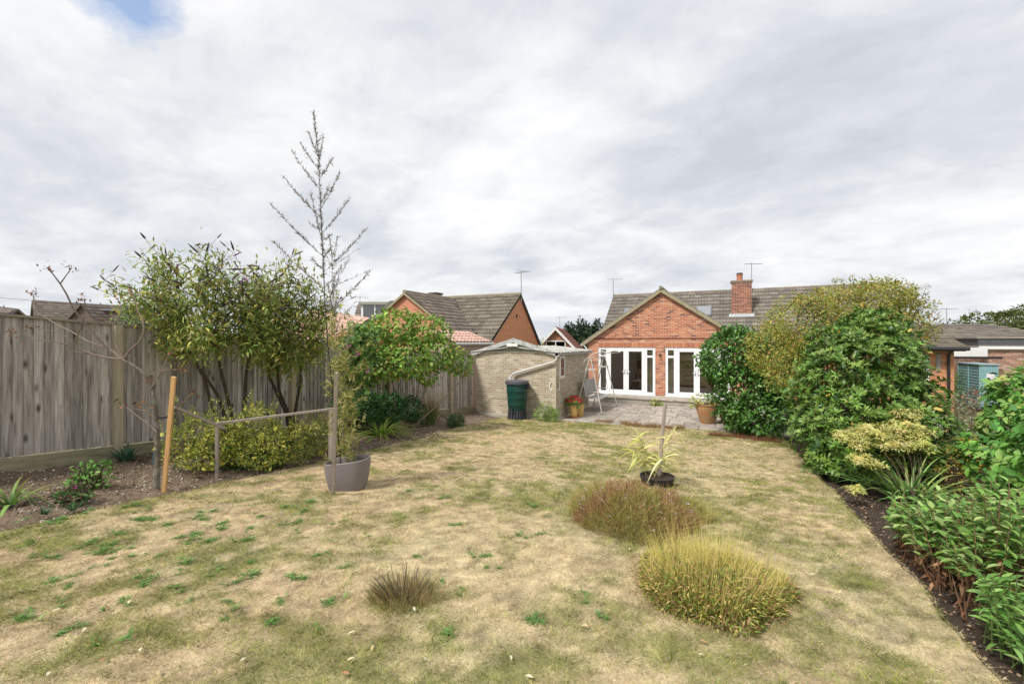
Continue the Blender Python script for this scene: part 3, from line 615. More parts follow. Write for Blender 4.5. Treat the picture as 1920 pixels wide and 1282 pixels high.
# teal locker
TEAL = mat('teal_paint', (.16, .29, .30), .6, var=.12, vscale=8); TEALL = mat('teal_paint_light', (.22, .38, .40), .6, var=.1, vscale=8)
lx0, lx1, ly0, ly1, lz0, lz1 = 8.53, 9.03, 23.0, 24.8, -.9, .76
lk = thing('garden_locker', ((lx0+lx1)/2, (ly0+ly1)/2, lz0), 'teal painted timber locker with a poster on its door', 'locker')
MB().box(lx0+.012, lx1-.012, ly0+.012, ly1, lz0, lz1-.03).build('carcass', TEAL, lk)
n = 14
for i in range(n):
    z = lz0+.03+i*(lz1-lz0-.1)/n; h = (lz1-lz0-.1)/n
    MB().hexa([(lx0-.022, ly0+.03, z), (lx0+.012, ly0+.03, z), (lx0+.012, ly1-.02, z), (lx0-.022, ly1-.02, z), (lx0-.002, ly0+.03, z+h), (lx0+.012, ly0+.03, z+h), (lx0+.012, ly1-.02, z+h), (lx0-.002, ly1-.02, z+h)]).build('slat', TEAL, lk)
for y in (ly0, (ly0+ly1)/2-.02, ly1-.04): MB().box(lx0-.04, lx0+.011, y, y+.04, lz0, lz1-.03).build('batten', TEALL, lk)
for i in range(6): MB().box(lx0+.012+i*.08, lx0+.012+(i+1)*.08-.006, ly0-.012, ly0+.012, lz0+.02, lz1-.04).build('door_board', TEALL, lk)
MB().box(lx0-.06, lx1+.05, ly0-.05, ly1+.03, lz1-.028, lz1+.01).build('top', mat('teal_grey_top', (.24, .33, .35), .7), lk)
pst = MB().box(lx0+.16, lx0+.38, ly0-.018, ly0-.0125, -.02, .42).build('poster', mat('printed_paper', (.72, .70, .72), .6, var=.05, second=(.25, .22, .30), sfac=(.52, .6), sscale=7), lk)
# ================================================================== FAR HOUSES
WTR = UPVC
def prism_house(name, label, base, ridge_a, ridge_b, half, ez, pal, wallmat, gz_=-1.2, tiles=True, w=.3, g=.33, maxp=120, kind='flat'):
    """gabled house: ridge from a to b, half width, eave height"""
    a, b = Vector(ridge_a), Vector(ridge_b); u = (b-a).normalized(); s = Vector((u.y, -u.x, 0)); t = thing(name, base, label, 'house')
    e = Vector((a.x, a.y, ez)); W = (b-a).length
    if s.dot(EYE-e) < 0: s = -s
    for sg in (1, -1):
        lo = e+s*half*sg
        q = (lo-u*.2, lo+u*(W+.2), b+u*.2, a-u*.2) if (u.cross(a-lo)).z > 0 else (lo+u*(W+.2), lo-u*.2, a-u*.2, b+u*.2)
        slab(*q, .1).build('roof_slope', FELT if sg == 1 and tiles else mat('brown_tiles'), t)
        if sg == 1 and tiles:
            if (u.cross(a-lo)).z > 0: roof(t, lo-u*.2, u, a-lo, W+.4, (a-lo).length, pal, w, g, kind, None, maxp)
            else: roof(t, lo+u*(W+.2), -u, a-lo, W+.4, (a-lo).length, pal, w, g, kind, None, maxp)
    m = MB()
    for p in (a, b-u*.25):
        m.prism([p+UP*(-.14), Vector((p.x, p.y, ez-.05))+s*(half-.15), Vector((p.x, p.y, gz_))+s*(half-.15), Vector((p.x, p.y, gz_))-s*(half-.15), Vector((p.x, p.y, ez-.05))-s*(half-.15)], u*.25)
    for sg in (1, -1):
        c = e+s*(half-.3)*sg; m.bar(Vector((c.x, c.y, (gz_+ez)/2-.1))+u*.26, Vector((c.x, c.y, (gz_+ez)/2-.1))+u*(W-.26), .25, ez-gz_)
    m.build('wall', wallmat, t)
    return t, u, s
# red roofed house with white bargeboards between shed and bungalow
ra = at(1042, 614, 36); ub = (FW+RT*.186).normalized()
rh, u_, s_ = prism_house('brick_house', 'brown brick house with dark red roof and white bargeboards', (ra.x, ra.y, -1.2), ra, ra+ub*13, 2.0, .62, TL_RED, mat('brown_brickwork', (.36, .19, .12), .9, var=.25, vscale=16), w=.32, g=.34, maxp=250)
for sg in (1, -1):
    p = ra-ub*.24; q = Vector((ra.x, ra.y, .62))+s_*2.0*sg-ub*.24
    MB().prism([p+UP*.06, q+UP*.06, q-UP*.2, p-UP*.2], -ub*.05).build('bargeboard', WPAINT, rh)
wc = Vector((ra.x, ra.y, 1.25))-ub*.02; fb = MB()
sg = 1 if s_.dot(RT) > 0 else -1; rr = s_*sg
def wrect(c, hw, hh, m_, t=.06):
    for k in (-1, 1): m_.bar(c+rr*(hw*k)-UP*hh, c+rr*(hw*k)+UP*hh, .07, t, up=ub)
    for k in (-1, 1): m_.bar(c-rr*(hw+.035)+UP*(hh*k), c+rr*(hw+.035)+UP*(hh*k), .07, t, up=ub)
wrect(wc-ub*.03+rr*.0, .75, .42, fb); fb.bar(wc-ub*.03-UP*.4, wc-ub*.03+UP*.4, .06, .06, up=ub); wo = fb.build('window', UPVC, rh)
MB().bar(wc-ub*.01-rr*.72, wc-ub*.01+rr*.72, .03, .8, up=UP).build('pane', glassmat('far_pane', (.05, .06, .06), .06), wo)
antenna(ra+ub*4, 1.1, 'far television aerial above the dark red roof', 1, .3)
# house with a flat topped dormer, left of the terracotta bungalow
dd = 30.0; A = at(676, 572, dd); 
dh, u_, s_ = prism_house('dormer_house', 'grey roofed house with wide flat topped white dormer', (A.x, A.y, -1.2), A, A+RT*6.5+FW*1.0, 3.4, 1.4, TL_GREY, mat('house_wall_brick'), maxp=100)
dm = MB(); p0 = at(678, 568, 28.3); dv = RT*3.3; du = FW*2.4
dm.hexa([p0-UP*1.15, p0+dv-UP*1.15, p0+dv+du-UP*1.15, p0+du-UP*1.15, p0-UP*.12, p0+dv-UP*.12, p0+dv+du-UP*.12, p0+du-UP*.12]); dmo = dm.build('dormer', mat('dormer_cheek', (.30, .31, .32), .7), dh)
b0 = p0-RT*.15-FW*.15; MB().hexa([b0-UP*.118, b0+RT*3.6-UP*.118, b0+RT*3.6+FW*2.6-UP*.118, b0+FW*2.6-UP*.118, b0+UP*.06, b0+RT*3.6+UP*.06, b0+RT*3.6+FW*2.6+UP*.06, b0+FW*2.6+UP*.06]).build('dormer_roof', mat('dormer_felt', (.34, .32, .27), .9), dmo)
for i in range(5):
    q = p0+RT*(i*.8+.05)-FW*.03; MB().bar(q-UP*1.12, q-UP*.13, .12 if i in (0, 2) else .07, .06, up=FW).build('window_mullion', UPVC, dmo)
MB().bar(p0-FW*.012+RT*.08-UP*.62, p0-FW*.012+RT*3.2-UP*.62, .02, .92).build('pane', glassmat('dormer_pane', (.12, .14, .15), .15), dmo)
antenna(at(674, 572, 30.5)+FW*.1-UP*.2, .8, 'small television aerial above the white dormer', 0, .8)
# salmon tiled outbuilding
A = at(596, 583, 21); B = at(688, 598, 19.3)
prism_house('tiled_outbuilding', 'low outbuilding with salmon pink tiled roof behind the fence', (A.x, A.y, -1.2), A, B, 2.0, 1.75, TL_PINK, mat('house_wall_brick'), w=.26, g=.3, maxp=150, kind='pan')
# houses beyond the fence on the left
A = at(66, 563, 38); B = at(236, 574, 42.5)
lh, u_, s_ = prism_house('tiled_house', 'brown tiled house with long dark ridge behind the bare young tree', (A.x, A.y, -1), A, B, 3.2, 2.7, TL_BROWN, mat('tile_hung', (.16, .12, .10), .9, var=.3, vscale=9), maxp=150, kind='flat')
A = at(156, 569, 33); 
prism_house('tiled_house', 'small brown gabled porch roof in front of the long tiled roof', (A.x, A.y, -1), A, A+FW*3.5+RT*.3, 1.9, 2.5, TL_BROWN, mat('tile_hung'), maxp=100, kind='flat')
bx = at(185, 580, 34); q = MB(); q.hexa([bx-UP*1.5, bx+RT*2.4-UP*1.5, bx+RT*2.4+FW*2-UP*1.5, bx+FW*2-UP*1.5, bx-UP*.1, bx+RT*2.4-UP*.1, bx+RT*2.4+FW*2-UP*.1, bx+FW*2-UP*.1])
dr = q.build('dormer_box', mat('tile_hung', (.16, .12, .10), .9, var=.3, vscale=9), lh); bx = bx-RT*.15-FW*.15
MB().hexa([bx-UP*.098, bx+RT*2.7-UP*.098, bx+RT*2.7+FW*2.2-UP*.098, bx+FW*2.2-UP*.098, bx+UP*.04, bx+RT*2.7+UP*.04, bx+RT*2.7+FW*2.2+UP*.04, bx+FW*2.2+UP*.04]).build('dormer_roof', mat('dormer_grey', (.22, .23, .25), .8), dr)
A = at(232, 588, 28); B = at(335, 602, 29.5)
prism_house('tiled_house', 'low brown tiled roof just above the fence top behind the buddleia', (A.x, A.y, -1), A, B, 2.2, 1.9, TL_BROWN, mat('cream_render', (.55, .42, .30), .9, var=.1), maxp=150, kind='roman')
A = at(-120, 560, 24); B = at(28, 578, 24)
prism_house('tiled_house', 'brown roof end with dark tree beside it above the fence', (A.x, A.y, -1), A, B, 2.6, 1.6, TL_BROWN, mat('tile_hung'), maxp=60)
wire = MB().tube([at(-60, 553, 30), at(20, 560, 31), at(120, 568, 33), at(240, 573, 36)], .012, 5).build('overhead_wire', DARKMETAL); tag(wire, 'thin dark wire running to the brown tiled house', 'wire')
# ================================================================== FENCE
FX = -8.15
FZ = .12
def fgz(y): return gz(y)+FZ
fence = thing('closeboard_fence', (FX, 6, fgz(6)), 'weathered grey featheredge timber fence along the bare soil border', 'fence')
FH0, FH1 = .16, 1.92
BM = []
for i in range(6):
    t0, t1 = .006, .030; wd = .112; h = FH1-FH0; b = MB(); r_ = (i-2.5)*.0022
    b.hexa([(-.012, 0, 0), (-.012+t1, 0, 0), (-.012+t0, wd, 0), (-.012, wd, 0), (-.012, r_, h), (-.012+t1, r_, h), (-.012+t0, wd+r_, h), (-.012, wd+r_, h)])
    me = b.mesh('board'); BM.append(me)
KNOT = None
def fence_mat():
    m = WOODF; nt = m.node_tree; L = nt.links.new; bs = [n for n in nt.nodes if n.type == 'BSDF_PRINCIPLED'][0]
    src = bs.inputs['Base Color'].links[0].from_socket
    tc = [n for n in nt.nodes if n.type == 'TEX_COORD'][0]; oi = [n for n in nt.nodes if n.type == 'OBJECT_INFO'][0]
    sc = N(nt, 'ShaderNodeVectorMath', operation='SCALE'); sc.inputs[0].default_value = (0, 31, 47); L(oi.outputs['Random'], sc.inputs['Scale'])
    ad = N(nt, 'ShaderNodeVectorMath', operation='MULTIPLY_ADD'); L(tc.outputs['Object'], ad.inputs[0]); ad.inputs[1].default_value = (0, 6, 2.6); L(sc.outputs[0], ad.inputs[2])
    vo = N(nt, 'ShaderNodeTexVoronoi', Scale=1.0, Randomness=1.0); L(ad.outputs[0], vo.inputs['Vector'])
    mr = N(nt, 'ShaderNodeMapRange'); L(vo.outputs['Distance'], mr.inputs[0]); mr.inputs[1].default_value = .06; mr.inputs[2].default_value = .22; mr.inputs[3].default_value = .88; mr.inputs[4].default_value = 0
    mx = N(nt, 'ShaderNodeMixRGB'); L(mr.outputs[0], mx.inputs[0]); L(src, mx.inputs[1]); mx.inputs[2].default_value = (.055, .042, .034, 1); L(mx.outputs[0], bs.inputs['Base Color'])
fence_mat()
y = -3.0; i = 0; posts = [-2.4, .55, 3.5, 6.45, 9.4, 12.35]
while y < 13.75:
    o = bpy.data.objects.new('board', BM[i % 6]); COL.objects.link(o); o.parent = fence
    if not o.data.materials: o.data.materials.append(WOODF)
    o.location = Vector((FX+rnd.uniform(-.004, .004), y, fgz(y)+FH0+rnd.uniform(-.008, .006)))-org(fence); o.rotation_euler = (rnd.uniform(-.006, .006), 0, rnd.uniform(-.02, .02)); y += .100+rnd.uniform(-.004, .004); i += 1
POSTW = mat('greenish_post_timber', (.46, .38, .27), .85, var=.2, vscale=3, stretch=(8, 8, 1), second=(.40, .36, .25), sscale=2)
GRAVB = mat('gravel_board_timber', (.33, .285, .19), .88, var=.25, vscale=3, stretch=(4, 1, 6), second=(.23, .22, .13), sscale=2.5)
CAPT = mat('cap_rail_timber', (.27, .245, .19), .85, var=.25, vscale=3, stretch=(5, 1, 5))
for k, py_ in enumerate(posts):
    g = fgz(py_); MB().box(FX+.012, FX+.105, py_-.05, py_+.05, g-.2, g+FH1-.005).build('post', POSTW, fence, .004)
    y0, y1 = py_+.052, (posts[k+1]-.052 if k+1 < len(posts) else 13.74)
    MB().hexa([(FX-.03, y0, fgz(y0)-.12), (FX+.03, y0, fgz(y0)-.12), (FX+.03, y1, fgz(y1)-.12), (FX-.03, y1, fgz(y1)-.12), (FX-.03, y0, fgz(y0)+FH0-.01), (FX+.03, y0, fgz(y0)+FH0-.01), (FX+.03, y1, fgz(y1)+FH0-.01), (FX-.03, y1, fgz(y1)+FH0-.01)]).build('gravel_board', GRAVB, fence)
    MB().hexa([(FX-.045, y0-.1, fgz(y0-.1)+FH1), (FX+.05, y0-.1, fgz(y0-.1)+FH1), (FX+.05, y1, fgz(y1)+FH1), (FX-.045, y1, fgz(y1)+FH1), (FX-.045, y0-.1, fgz(y0-.1)+FH1+.035), (FX+.05, y0-.1, fgz(y0-.1)+FH1+.03), (FX+.05, y1, fgz(y1)+FH1+.03), (FX-.045, y1, fgz(y1)+FH1+.035)]).build('cap_rail', CAPT, fence)
# ================================================================== GARDEN OBJECTS
def P(px, py, d): return at(px, py, d)
# new orange stake
NEWW = mat('new_softwood', (.60, .36, .15), .75, var=.18, vscale=3, stretch=(12, 12, 1.2), bump=.1)
OLDW = mat('weathered_stake', (.33, .28, .24), .88, var=.28, vscale=3, stretch=(14, 14, 1), bump=.3)
g = gpt(306, 916); tp = at(326, 706, 5.25)
o = MB().bar(g-UP*.15, tp, .050, .026, up=FW).build('tree_stake', NEWW, None, .004); tag(o, 'orange new timber stake leaning beside the bare young tree', 'stake')
g = gpt(624, 926); tp = at(631, 698, 4.93)
o = MB().bar(g-UP*.1, tp, .038, .026, up=FW).build('plant_stake', OLDW, None, .003); tag(o, 'weathered grey stake standing against the grey oval planter', 'stake')
# low rail of grey battens
rl = thing('low_rail', gpt(407, 892), 'low weathered batten rail on a short post in front of yellow shrubs', 'rail')
pb = gpt(407, 892); pt = at(407, 792, (pb-EYE).dot(FW)); MB().bar(pb-UP*.1, pt, .042, .03, up=FW).build('post', OLDW, rl, .003)
d0 = (pb-EYE).dot(FW)
MB().bar(at(328, 763, 5.6), at(420, 803, d0-.06), .06, .03).build('rail', OLDW, rl, .002)
MB().bar(at(404, 794, d0+.06), at(634, 765, 7.0), .055, .03).build('rail', OLDW, rl, .002)
pb2 = gpt(620, 868); MB().bar(pb2-UP*.1, at(621, 768, (pb2-EYE).dot(FW)), .06, .05, up=FW).build('post', OLDW, rl, .003)
# grey oval planter
pc = gpt(652, 915); GREYP = mat('grey_plastic_planter', (.20, .175, .175), .55, var=.06, vscale=6, bump=.05)
pl = thing('grey_planter', pc, 'large smooth grey oval planter on the lawn with tall bamboo', 'planter')
def planter():
    n = 40; prof = [(.74, -.02), (.82, .03), (.92, .14), (.98, .25), (1.0, .36), (.965, .368), (.93, .36), (.90, .30), (.88, .27)]; vs, fs = [], []
    for r, z in prof:
        for k in range(n):
            a = 2*math.pi*k/n; ex = abs(math.cos(a))**.75*math.copysign(1, math.cos(a)); ey = abs(math.sin(a))**.75*math.copysign(1, math.sin(a))
            p = pc+RT*(ex*.275*r)+FW*(ey*.21*r)+UP*(z + (.03*ex if z > .2 else 0)); vs.append(p)
    for i in range(len(prof)-1):
        for k in range(n): fs.append((i*n+k, i*n+(k+1) % n, (i+1)*n+(k+1) % n, (i+1)*n+k))
    fs += [tuple(range(n))[::-1]]
    MB().add(vs, fs, True).build('bowl', GREYP, pl)
    MB().add([pc+RT*(math.cos(2*math.pi*k/n)*.235)+FW*(math.sin(2*math.pi*k/n)*.18)+UP*(.285+.03*math.cos(2*math.pi*k/n)) for k in range(n)], [tuple(range(n))]).build('compost', DSOIL, pl)
planter()
# water butt
wb = Vector((-6.22, 13.36, SB)); DG = mat('dark_green_plastic', (.009, .058, .048), .42, var=.08, vscale=5)
bt = thing('water_butt', wb, 'dark green water butt with grey lid standing by the shed wall', 'water butt')
MB().lathe(wb+UP*.32, [(.275, 0), (.285, .03), (.30, .18), (.308, .19), (.306, .21), (.315, .40), (.322, .41), (.32, .43), (.335, .62), (.342, .63), (.34, .65), (.35, .87), (.365, .88), (.365, .91)], 32).build('barrel', DG, bt)
MB().lathe(wb+UP*1.225, [(.385, -.05), (.39, .0), (.385, .04), (.34, .06), (.05, .07)], 32).build('lid', mat('grey_lid', (.085, .085, .10), .5), bt)
st = MB(); n = 20
for k in range(n):
    a0, a1 = 2*math.pi*k/n, 2*math.pi*(k+.62)/n
    st.hexa([wb+Vector((math.cos(a)*r, math.sin(a)*r, z)) for z, rr_ in ((-.06, (.33, .24)), (.30, (.29, .2))) for a, r in ((a0, rr_[1]), (a0, rr_[0]), (a1, rr_[0]), (a1, rr_[1]))])
st.lathe(wb+UP*-.06, [(.27, 0), (.235, .36)], 20); st.lathe(wb+UP*.29, [(.30, 0), (.30, .03)], 20); st.build('stand', mat('charcoal_plastic', (.045, .05, .058), .55), bt)
MB().tube([wb+Vector((-.02, -.30, .40)), wb+Vector((-.02, -.37, .40)), wb+Vector((-.02, -.38, .35))], .025, 8).build('tap', BLACKPL, bt)
MB().box(wb.x+.33, wb.x+.43, wb.y-.06, wb.y+.06, wb.z+1.02, wb.z+1.2).build('overflow_box', BLACKPL, bt)
# swing seat
sw = thing('garden_swing', (-4.6, 16.8, PATIO), 'pale metal framed swing seat without canopy on the patio', 'swing seat')
SWM = mat('pale_painted_tube', (.55, .52, .47), .5, var=.1, metal=.2); SLAT = mat('faded_seat_fabric', (.38, .37, .35), .85, var=.15, vscale=9)
ynr, yfr = 15.75, 18.0
for yy in (ynr, yfr):
    sg = -1 if yy == ynr else 1; ap = Vector((-4.5, yy-sg*.12, 1.02))
    for fx in (-4.97, -4.02):
        ft = Vector((fx, yy+sg*.06, PATIO+.02)); MB().tube([ap+Vector((0.03 if fx > -4.5 else -.03, 0, 0)), ft], .021, 8).build('leg', SWM, sw)
        MB().box(ft.x-.035, ft.x+.035, ft.y-.03, ft.y+.03, PATIO+.001, PATIO+.03).build('foot', BLACKPL, sw)
    MB().bar(Vector((-4.68, ap.y, .62)), Vector((-4.32, ap.y, .62)), .02, .07).build('brace_plate', SWM, sw)
    pts = [Vector((-5.0, ap.y, .50)), Vector((-4.82, ap.y, .78)), Vector((-4.62, ap.y, 1.0)), Vector((-4.38, ap.y, 1.18)), Vector((-4.05, ap.y, 1.27)), Vector((-3.85, ap.y, 1.2))]
    MB().tube(pts, .017, 8).build('canopy_arm', SWM, sw)
ya, yb = ynr+.12, yfr-.12
MB().tube([(-4.5, ya, 1.03), (-4.5, yb, 1.03)], .021, 8).build('top_bar', SWM, sw)
for x, z in ((-5.0, .50), (-3.85, 1.2), (-4.38, 1.18)): MB().tube([(x, ya, z), (x, yb, z)], .014, 6).build('canopy_bar', SWM, sw)
s0, s1 = ya+.2, yb-.2
for yy in (s0+.05, s1-.05):
    MB().tube([(-4.5, yy, 1.0), (-4.78, yy, .1)], .009, 5).build('hanger', DARKMETAL, sw); MB().tube([(-4.5, yy, 1.0), (-4.3, yy, -.22)], .009, 5).build('hanger', DARKMETAL, sw)
    MB().tube([(-4.85, yy, .12), (-4.72, yy, -.42), (-4.2, yy, -.46), (-4.22, yy, -.22), (-4.75, yy, -.2)], .016, 6).build('seat_side', SWM, sw)
n = 10
for i in range(n):
    yy = s0+(s1-s0)*(i+.5)/n; w_ = (s1-s0)/n*.42
    MB().bar((-4.84, yy, .16), (-4.73, yy, -.40), w_*2, .015, up=Vector((1, 0, 0))).build('back_slat', SLAT, sw)
for i in range(5): MB().box(-4.70+i*.1, -4.61+i*.1, s0, s1, -.455, -.437).build('seat_slat', SLAT, sw)
MB().tube([(-4.86, s0, .17), (-4.86, s1, .17)], .017, 6).build('back_rail', SWM, sw); MB().tube([(-4.2, s0, -.46), (-4.2, s1, -.46)], .017, 6).build('front_rail', SWM, sw)
# pots
TERRA = mat('glazed_terracotta', (.40, .19, .085), .5, var=.2, vscale=4, second=(.33, .21, .10), sscale=3, coat=.2)
TERR2 = mat('plain_terracotta', (.45, .19, .12), .8, var=.15, vscale=5)
YPOT = mat('ochre_glazed_pot', (.62, .42, .15), .5, var=.15, vscale=6)
def pot(name, loc, r, h, material, label, prof=None):
    t = thing(name, loc, label, 'plant pot')
    prof = prof or [(.62, 0), (.80, .25), (.95, .6), (1.0, .80), (.98, .88), (1.06, .93), (1.06, 1.0), (.94, 1.0), (.92, .9)]
    MB().lathe(Vector(loc), [(a*r, b*h) for a, b in prof], 32).build('bowl', material, t)
    MB().lathe(Vector(loc)+UP*(h*.86), [(r*.93, 0), (r*.92, .02), (.01, .03)], 24).build('compost', DSOIL, t); return t
PT1 = Vector((-.62, 15.55, PATIO+.005)); PT2 = Vector((-.02, 15.85, PATIO+.005)); PT3 = Vector((-4.75, 14.75, PATIO+.03)); PT4 = Vector((-4.63, 15.05, PATIO+.005))
pot('terracotta_pot', PT1, .33, .6, TERRA, 'round glazed brown pot with yellow green plant on the patio')
pot('terracotta_pot', PT2, .30, .52, TERR2, 'plain reddish pot half hidden by the glossy round bush')
CONEP = [(.68, 0), (.76, .12), (.88, .5), (.97, .86), (1.05, .88), (1.05, 1.0), (.94, 1.0), (.9, .9)]
MB().lathe(PT3-UP*.025, [(.18, 0), (.2, .02), (.17, .024)], 24)
pot('ochre_pot', PT3, .165, .40, YPOT, 'ochre pot of red geraniums by the shed corner', CONEP)
pot('ochre_pot', PT4, .16, .42, YPOT, 'ochre pot just behind the red geranium pot', CONEP)
sc_ = MB().lathe(PT3-UP*.028, [(.16, 0), (.21, .004), (.22, .022), (.20, .026), (.17, .012)], 24).build('pot_saucer', TERR2); tag(sc_, 'terracotta saucer under the red geranium pot', 'saucer')
# small black pot on the lawn, with stick
BP = gpt(1232, 908); BP.z = lawn_z(np.array([BP.x]), np.array([BP.y]))[0]-.07
pot('black_pot', BP, .235, .2, BLACKPL, 'black plastic pot of pale bamboo behind the pink flowered mound', [(.8, 0), (.95, .7), (1.0, .9), (1.03, .92), (1.03, 1.0), (.95, 1.0), (.93, .9)])
sb_ = BP+UP*.1; o = MB().tube([sb_+RT*.02, at(1247, 757, (BP-EYE).dot(FW)+.05)], [.026, .024], 8).build('wooden_stick', OLDW); tag(o, 'round grey wooden stick standing in the black pot', 'stick')
# a white cover and stones in the neighbour's plot
wc_ = atY(1762, 772, 17.0); o = MB().lathe((wc_.x, wc_.y, -1.05), [(.22, 0), (.2, .3), (.13, .5), (.05, .7), (.01, .72)], 14).build('plant_cover', mat('white_fleece', (.75, .75, .78), .8, var=.05)); tag(o, 'white fleece cone over a plant near the black downpipe', 'plant cover')
pvs = [gpt(1790+k*14, 826-6*(k % 2), ) for k in range(5)]
for j in range(9):
    q = Vector((2.95+.42*(j % 5)+.1*(j//5), 6.1+.55*(j//5)+.35*(j % 2), 0)); q.z = gz(q.y)-.06
    b = MB().box(q.x-.2, q.x+.2, q.y-.13, q.y+.13, q.z, q.z+.07+.0*(j % 3)); o = b.build('paving_stone', mat('pale_paving', (.50, .43, .36), .9, var=.2, vscale=6, objrand=.15), None, .012); tag(o, 'pale paving stone lying among the yellow flowers', 'stone', 'pale stones among the flowers')
# ================================================================== PLANTS: tools
TPL = {
 'diamond': ([(0, 0, 0), (.42, -.5, .10), (.42, .5, .10), (1, 0, -.06)], [(0, 1, 3), (0, 3, 2)]),
 'oval': ([(0, 0, 0), (.28, -.42, .09), (.28, .42, .09), (.5, 0, -.0), (.66, -.44, .07), (.66, .44, .07), (1, 0, -.10)],
          [(0, 1, 3), (0, 3, 2), (1, 4, 3), (3, 5, 2), (4, 6, 3), (3, 6, 5)]),
 'lance': ([(0, 0, 0), (.35, -.5, .08), (.35, .5, .08), (.7, -.32, .02), (.7, .32, .02), (1, 0, -.14)], [(0, 1, 2), (1, 3, 2), (2, 3, 4), (3, 5, 4)]),
}
def leaf_arrays(pos, dr, nr_, ln, wd, col, shape='diamond', curl=None):
    tv, tf = TPL[shape]; tv = np.array(tv); tf = np.array(tf); n = len(pos)
    d = nrm(dr); s = nrm(np.cross(d, nr_)); u = np.cross(s, d)
    ln = np.broadcast_to(ln, n)[:, None, None]; wd = np.broadcast_to(wd, n)[:, None, None]
    V = pos[:, None]+d[:, None]*tv[None, :, :1]*ln+s[:, None]*tv[None, :, 1:2]*wd+u[:, None]*tv[None, :, 2:]*ln
    T = tf[None]+np.arange(n)[:, None, None]*len(tv); C = np.repeat(np.broadcast_to(col, (n, 3)), len(tv), 0)
    return V.reshape(-1, 3), T.reshape(-1, 3), C
def ribbon_arrays(base, dr, ln, wd, col, bend=None, segs=3, taper=.8, tipcol=None, face=None):
    n = len(base); d = nrm(dr); f = face if face is not None else rdir(n); s = nrm(np.cross(d, f)); t = np.linspace(0, 1, segs+1)
    ln = np.broadcast_to(ln, n)[:, None, None]; wd = np.broadcast_to(wd, n)[:, None, None]; bend = np.zeros((n, 3)) if bend is None else bend
    P_ = base[:, None]+d[:, None]*t[None, :, None]*ln+bend[:, None]*(t**2)[None, :, None]*ln
    W_ = s[:, None]*wd*.5*(np.maximum(1-t**(1/taper)*.96, .04))[None, :, None]*np.minimum(1, .55+t*2.2)[None, :, None]
    V = np.stack([P_-W_, P_+W_], 2).reshape(n, -1, 3); k = 2*(segs+1)
    f1 = [];
    for i in range(segs): f1 += [(2*i, 2*i+1, 2*i+2), (2*i+1, 2*i+3, 2*i+2)]
    T = np.array(f1)[None]+np.arange(n)[:, None, None]*k; c0 = np.broadcast_to(col, (n, 3))
    C = np.repeat(c0[:, None], k, 1).copy()
    if tipcol is not None:
        tt = np.repeat(t, 2)[None, :, None]; C = C*(1-tt)+np.broadcast_to(tipcol, (n, 3))[:, None]*tt
    return V.reshape(-1, 3), T.reshape(-1, 3), C.reshape(-1, 3)
def join(parts):
    V, T, C, o = [], [], [], 0
    for v, t, c in parts: V.append(v); T.append(t+o); C.append(c); o += len(v)
    return np.concatenate(V), np.concatenate(T), np.concatenate(C)
def mk(name, arr, material, parent=None, stuff=False):
    V, T, C = arr; po = np.array(org(parent)); o = link(name, npmesh(name, V-po, T, C), parent, material)
    if stuff: o['kind'] = 'stuff'
    return o
def pick(pal, n, jit=.15, w=None):
    pal = np.array(pal); c = pal[rng.choice(len(pal), n, p=None if w is None else np.array(w)/sum(w))]; return c*(1+rng.normal(0, jit, (n, 1)))*(1+rng.normal(0, .05, (n, 3)))
def npv(v): return np.array([v[0], v[1], v[2]], float)
def bush_pts(ell, n, depth=.28, lump=.22, lf=2.6, seed=0, zmin=None):
    """points near the lumpy surface of a set of ellipsoids (cx,cy,cz,rx,ry,rz); returns points and outward directions"""
    ell = np.array(ell, float); a = np.array([(e[3]*e[4]+e[3]*e[5]+e[4]*e[5]) for e in ell]); k = rng.choice(len(ell), n, p=a/a.sum()); d = rdir(n)
    r = 1+lump*(vnoise(d[:, 0]*lf+k*7.7, d[:, 1]*lf+3.3, d[:, 2]*lf, seed)-.5)*2 + .5*lump*(vnoise(d[:, 0]*lf*2.4+k*3.1, d[:, 1]*lf*2.4, d[:, 2]*lf*2.4, seed+5)-.5)*2
    r = r*(1-depth*rng.random(n)**1.8); e = ell[k]; p = e[:, :3]+d*e[:, 3:]*r[:, None]; ou = nrm(d/e[:, 3:])
    m = np.ones(n, bool) if zmin is None else p[:, 2] > (zmin(p[:, 1]) if callable(zmin) else zmin)
    for j, q in enumerate(ell):                       # drop leaves buried deep in a neighbour lump
        m &= ~((((p-q[:3])/q[3:])**2).sum(1) < .42)
    return p[m], ou[m]
GZN = lambda y: np.maximum(.05-.071*y, -.945)
def grow(base, dr, length, rad, levels, nb=(2, 3), spread=.5, up=.15, seg=4, wig=.12, shrink=.7, out=None, tips=None):
    """recursive branching; returns polylines and twig tips"""
    out = [] if out is None else out; tips = [] if tips is None else tips
    pts = [Vector(base)]; d = Vector(dr).normalized()
    for i in range(seg):
        d = (d+Vector((rnd.gauss(0, wig), rnd.gauss(0, wig), rnd.gauss(0, wig)+up*.3))).normalized(); pts.append(pts[-1]+d*length/seg)
    out.append((pts, [rad*(1-.45*i/seg) for i in range(seg+1)]))
    if levels == 0: tips.append((pts[-1], d)); tips.append((pts[-2], d)); return out, tips
    for b in range(rnd.randint(*nb)):
        q = pts[-1] if b == 0 else pts[rnd.randint(max(1, seg//2), seg)]
        a = Vector((rnd.gauss(0, 1), rnd.gauss(0, 1), rnd.gauss(0, .6))).normalized(); nd = (d+a*spread+UP*up).normalized()
        grow(q, nd, length*shrink*rnd.uniform(.8, 1.15), rad*.58, levels-1, nb, spread, up, max(2, seg-1), wig, shrink, out, tips)
    return out, tips
def branches(name, polys, material, parent, n=6):
    b = MB()
    for pts, rad in polys: b.tube(pts, rad, n if rad[0] > .012 else 4)
    return b.build(name, material, parent)
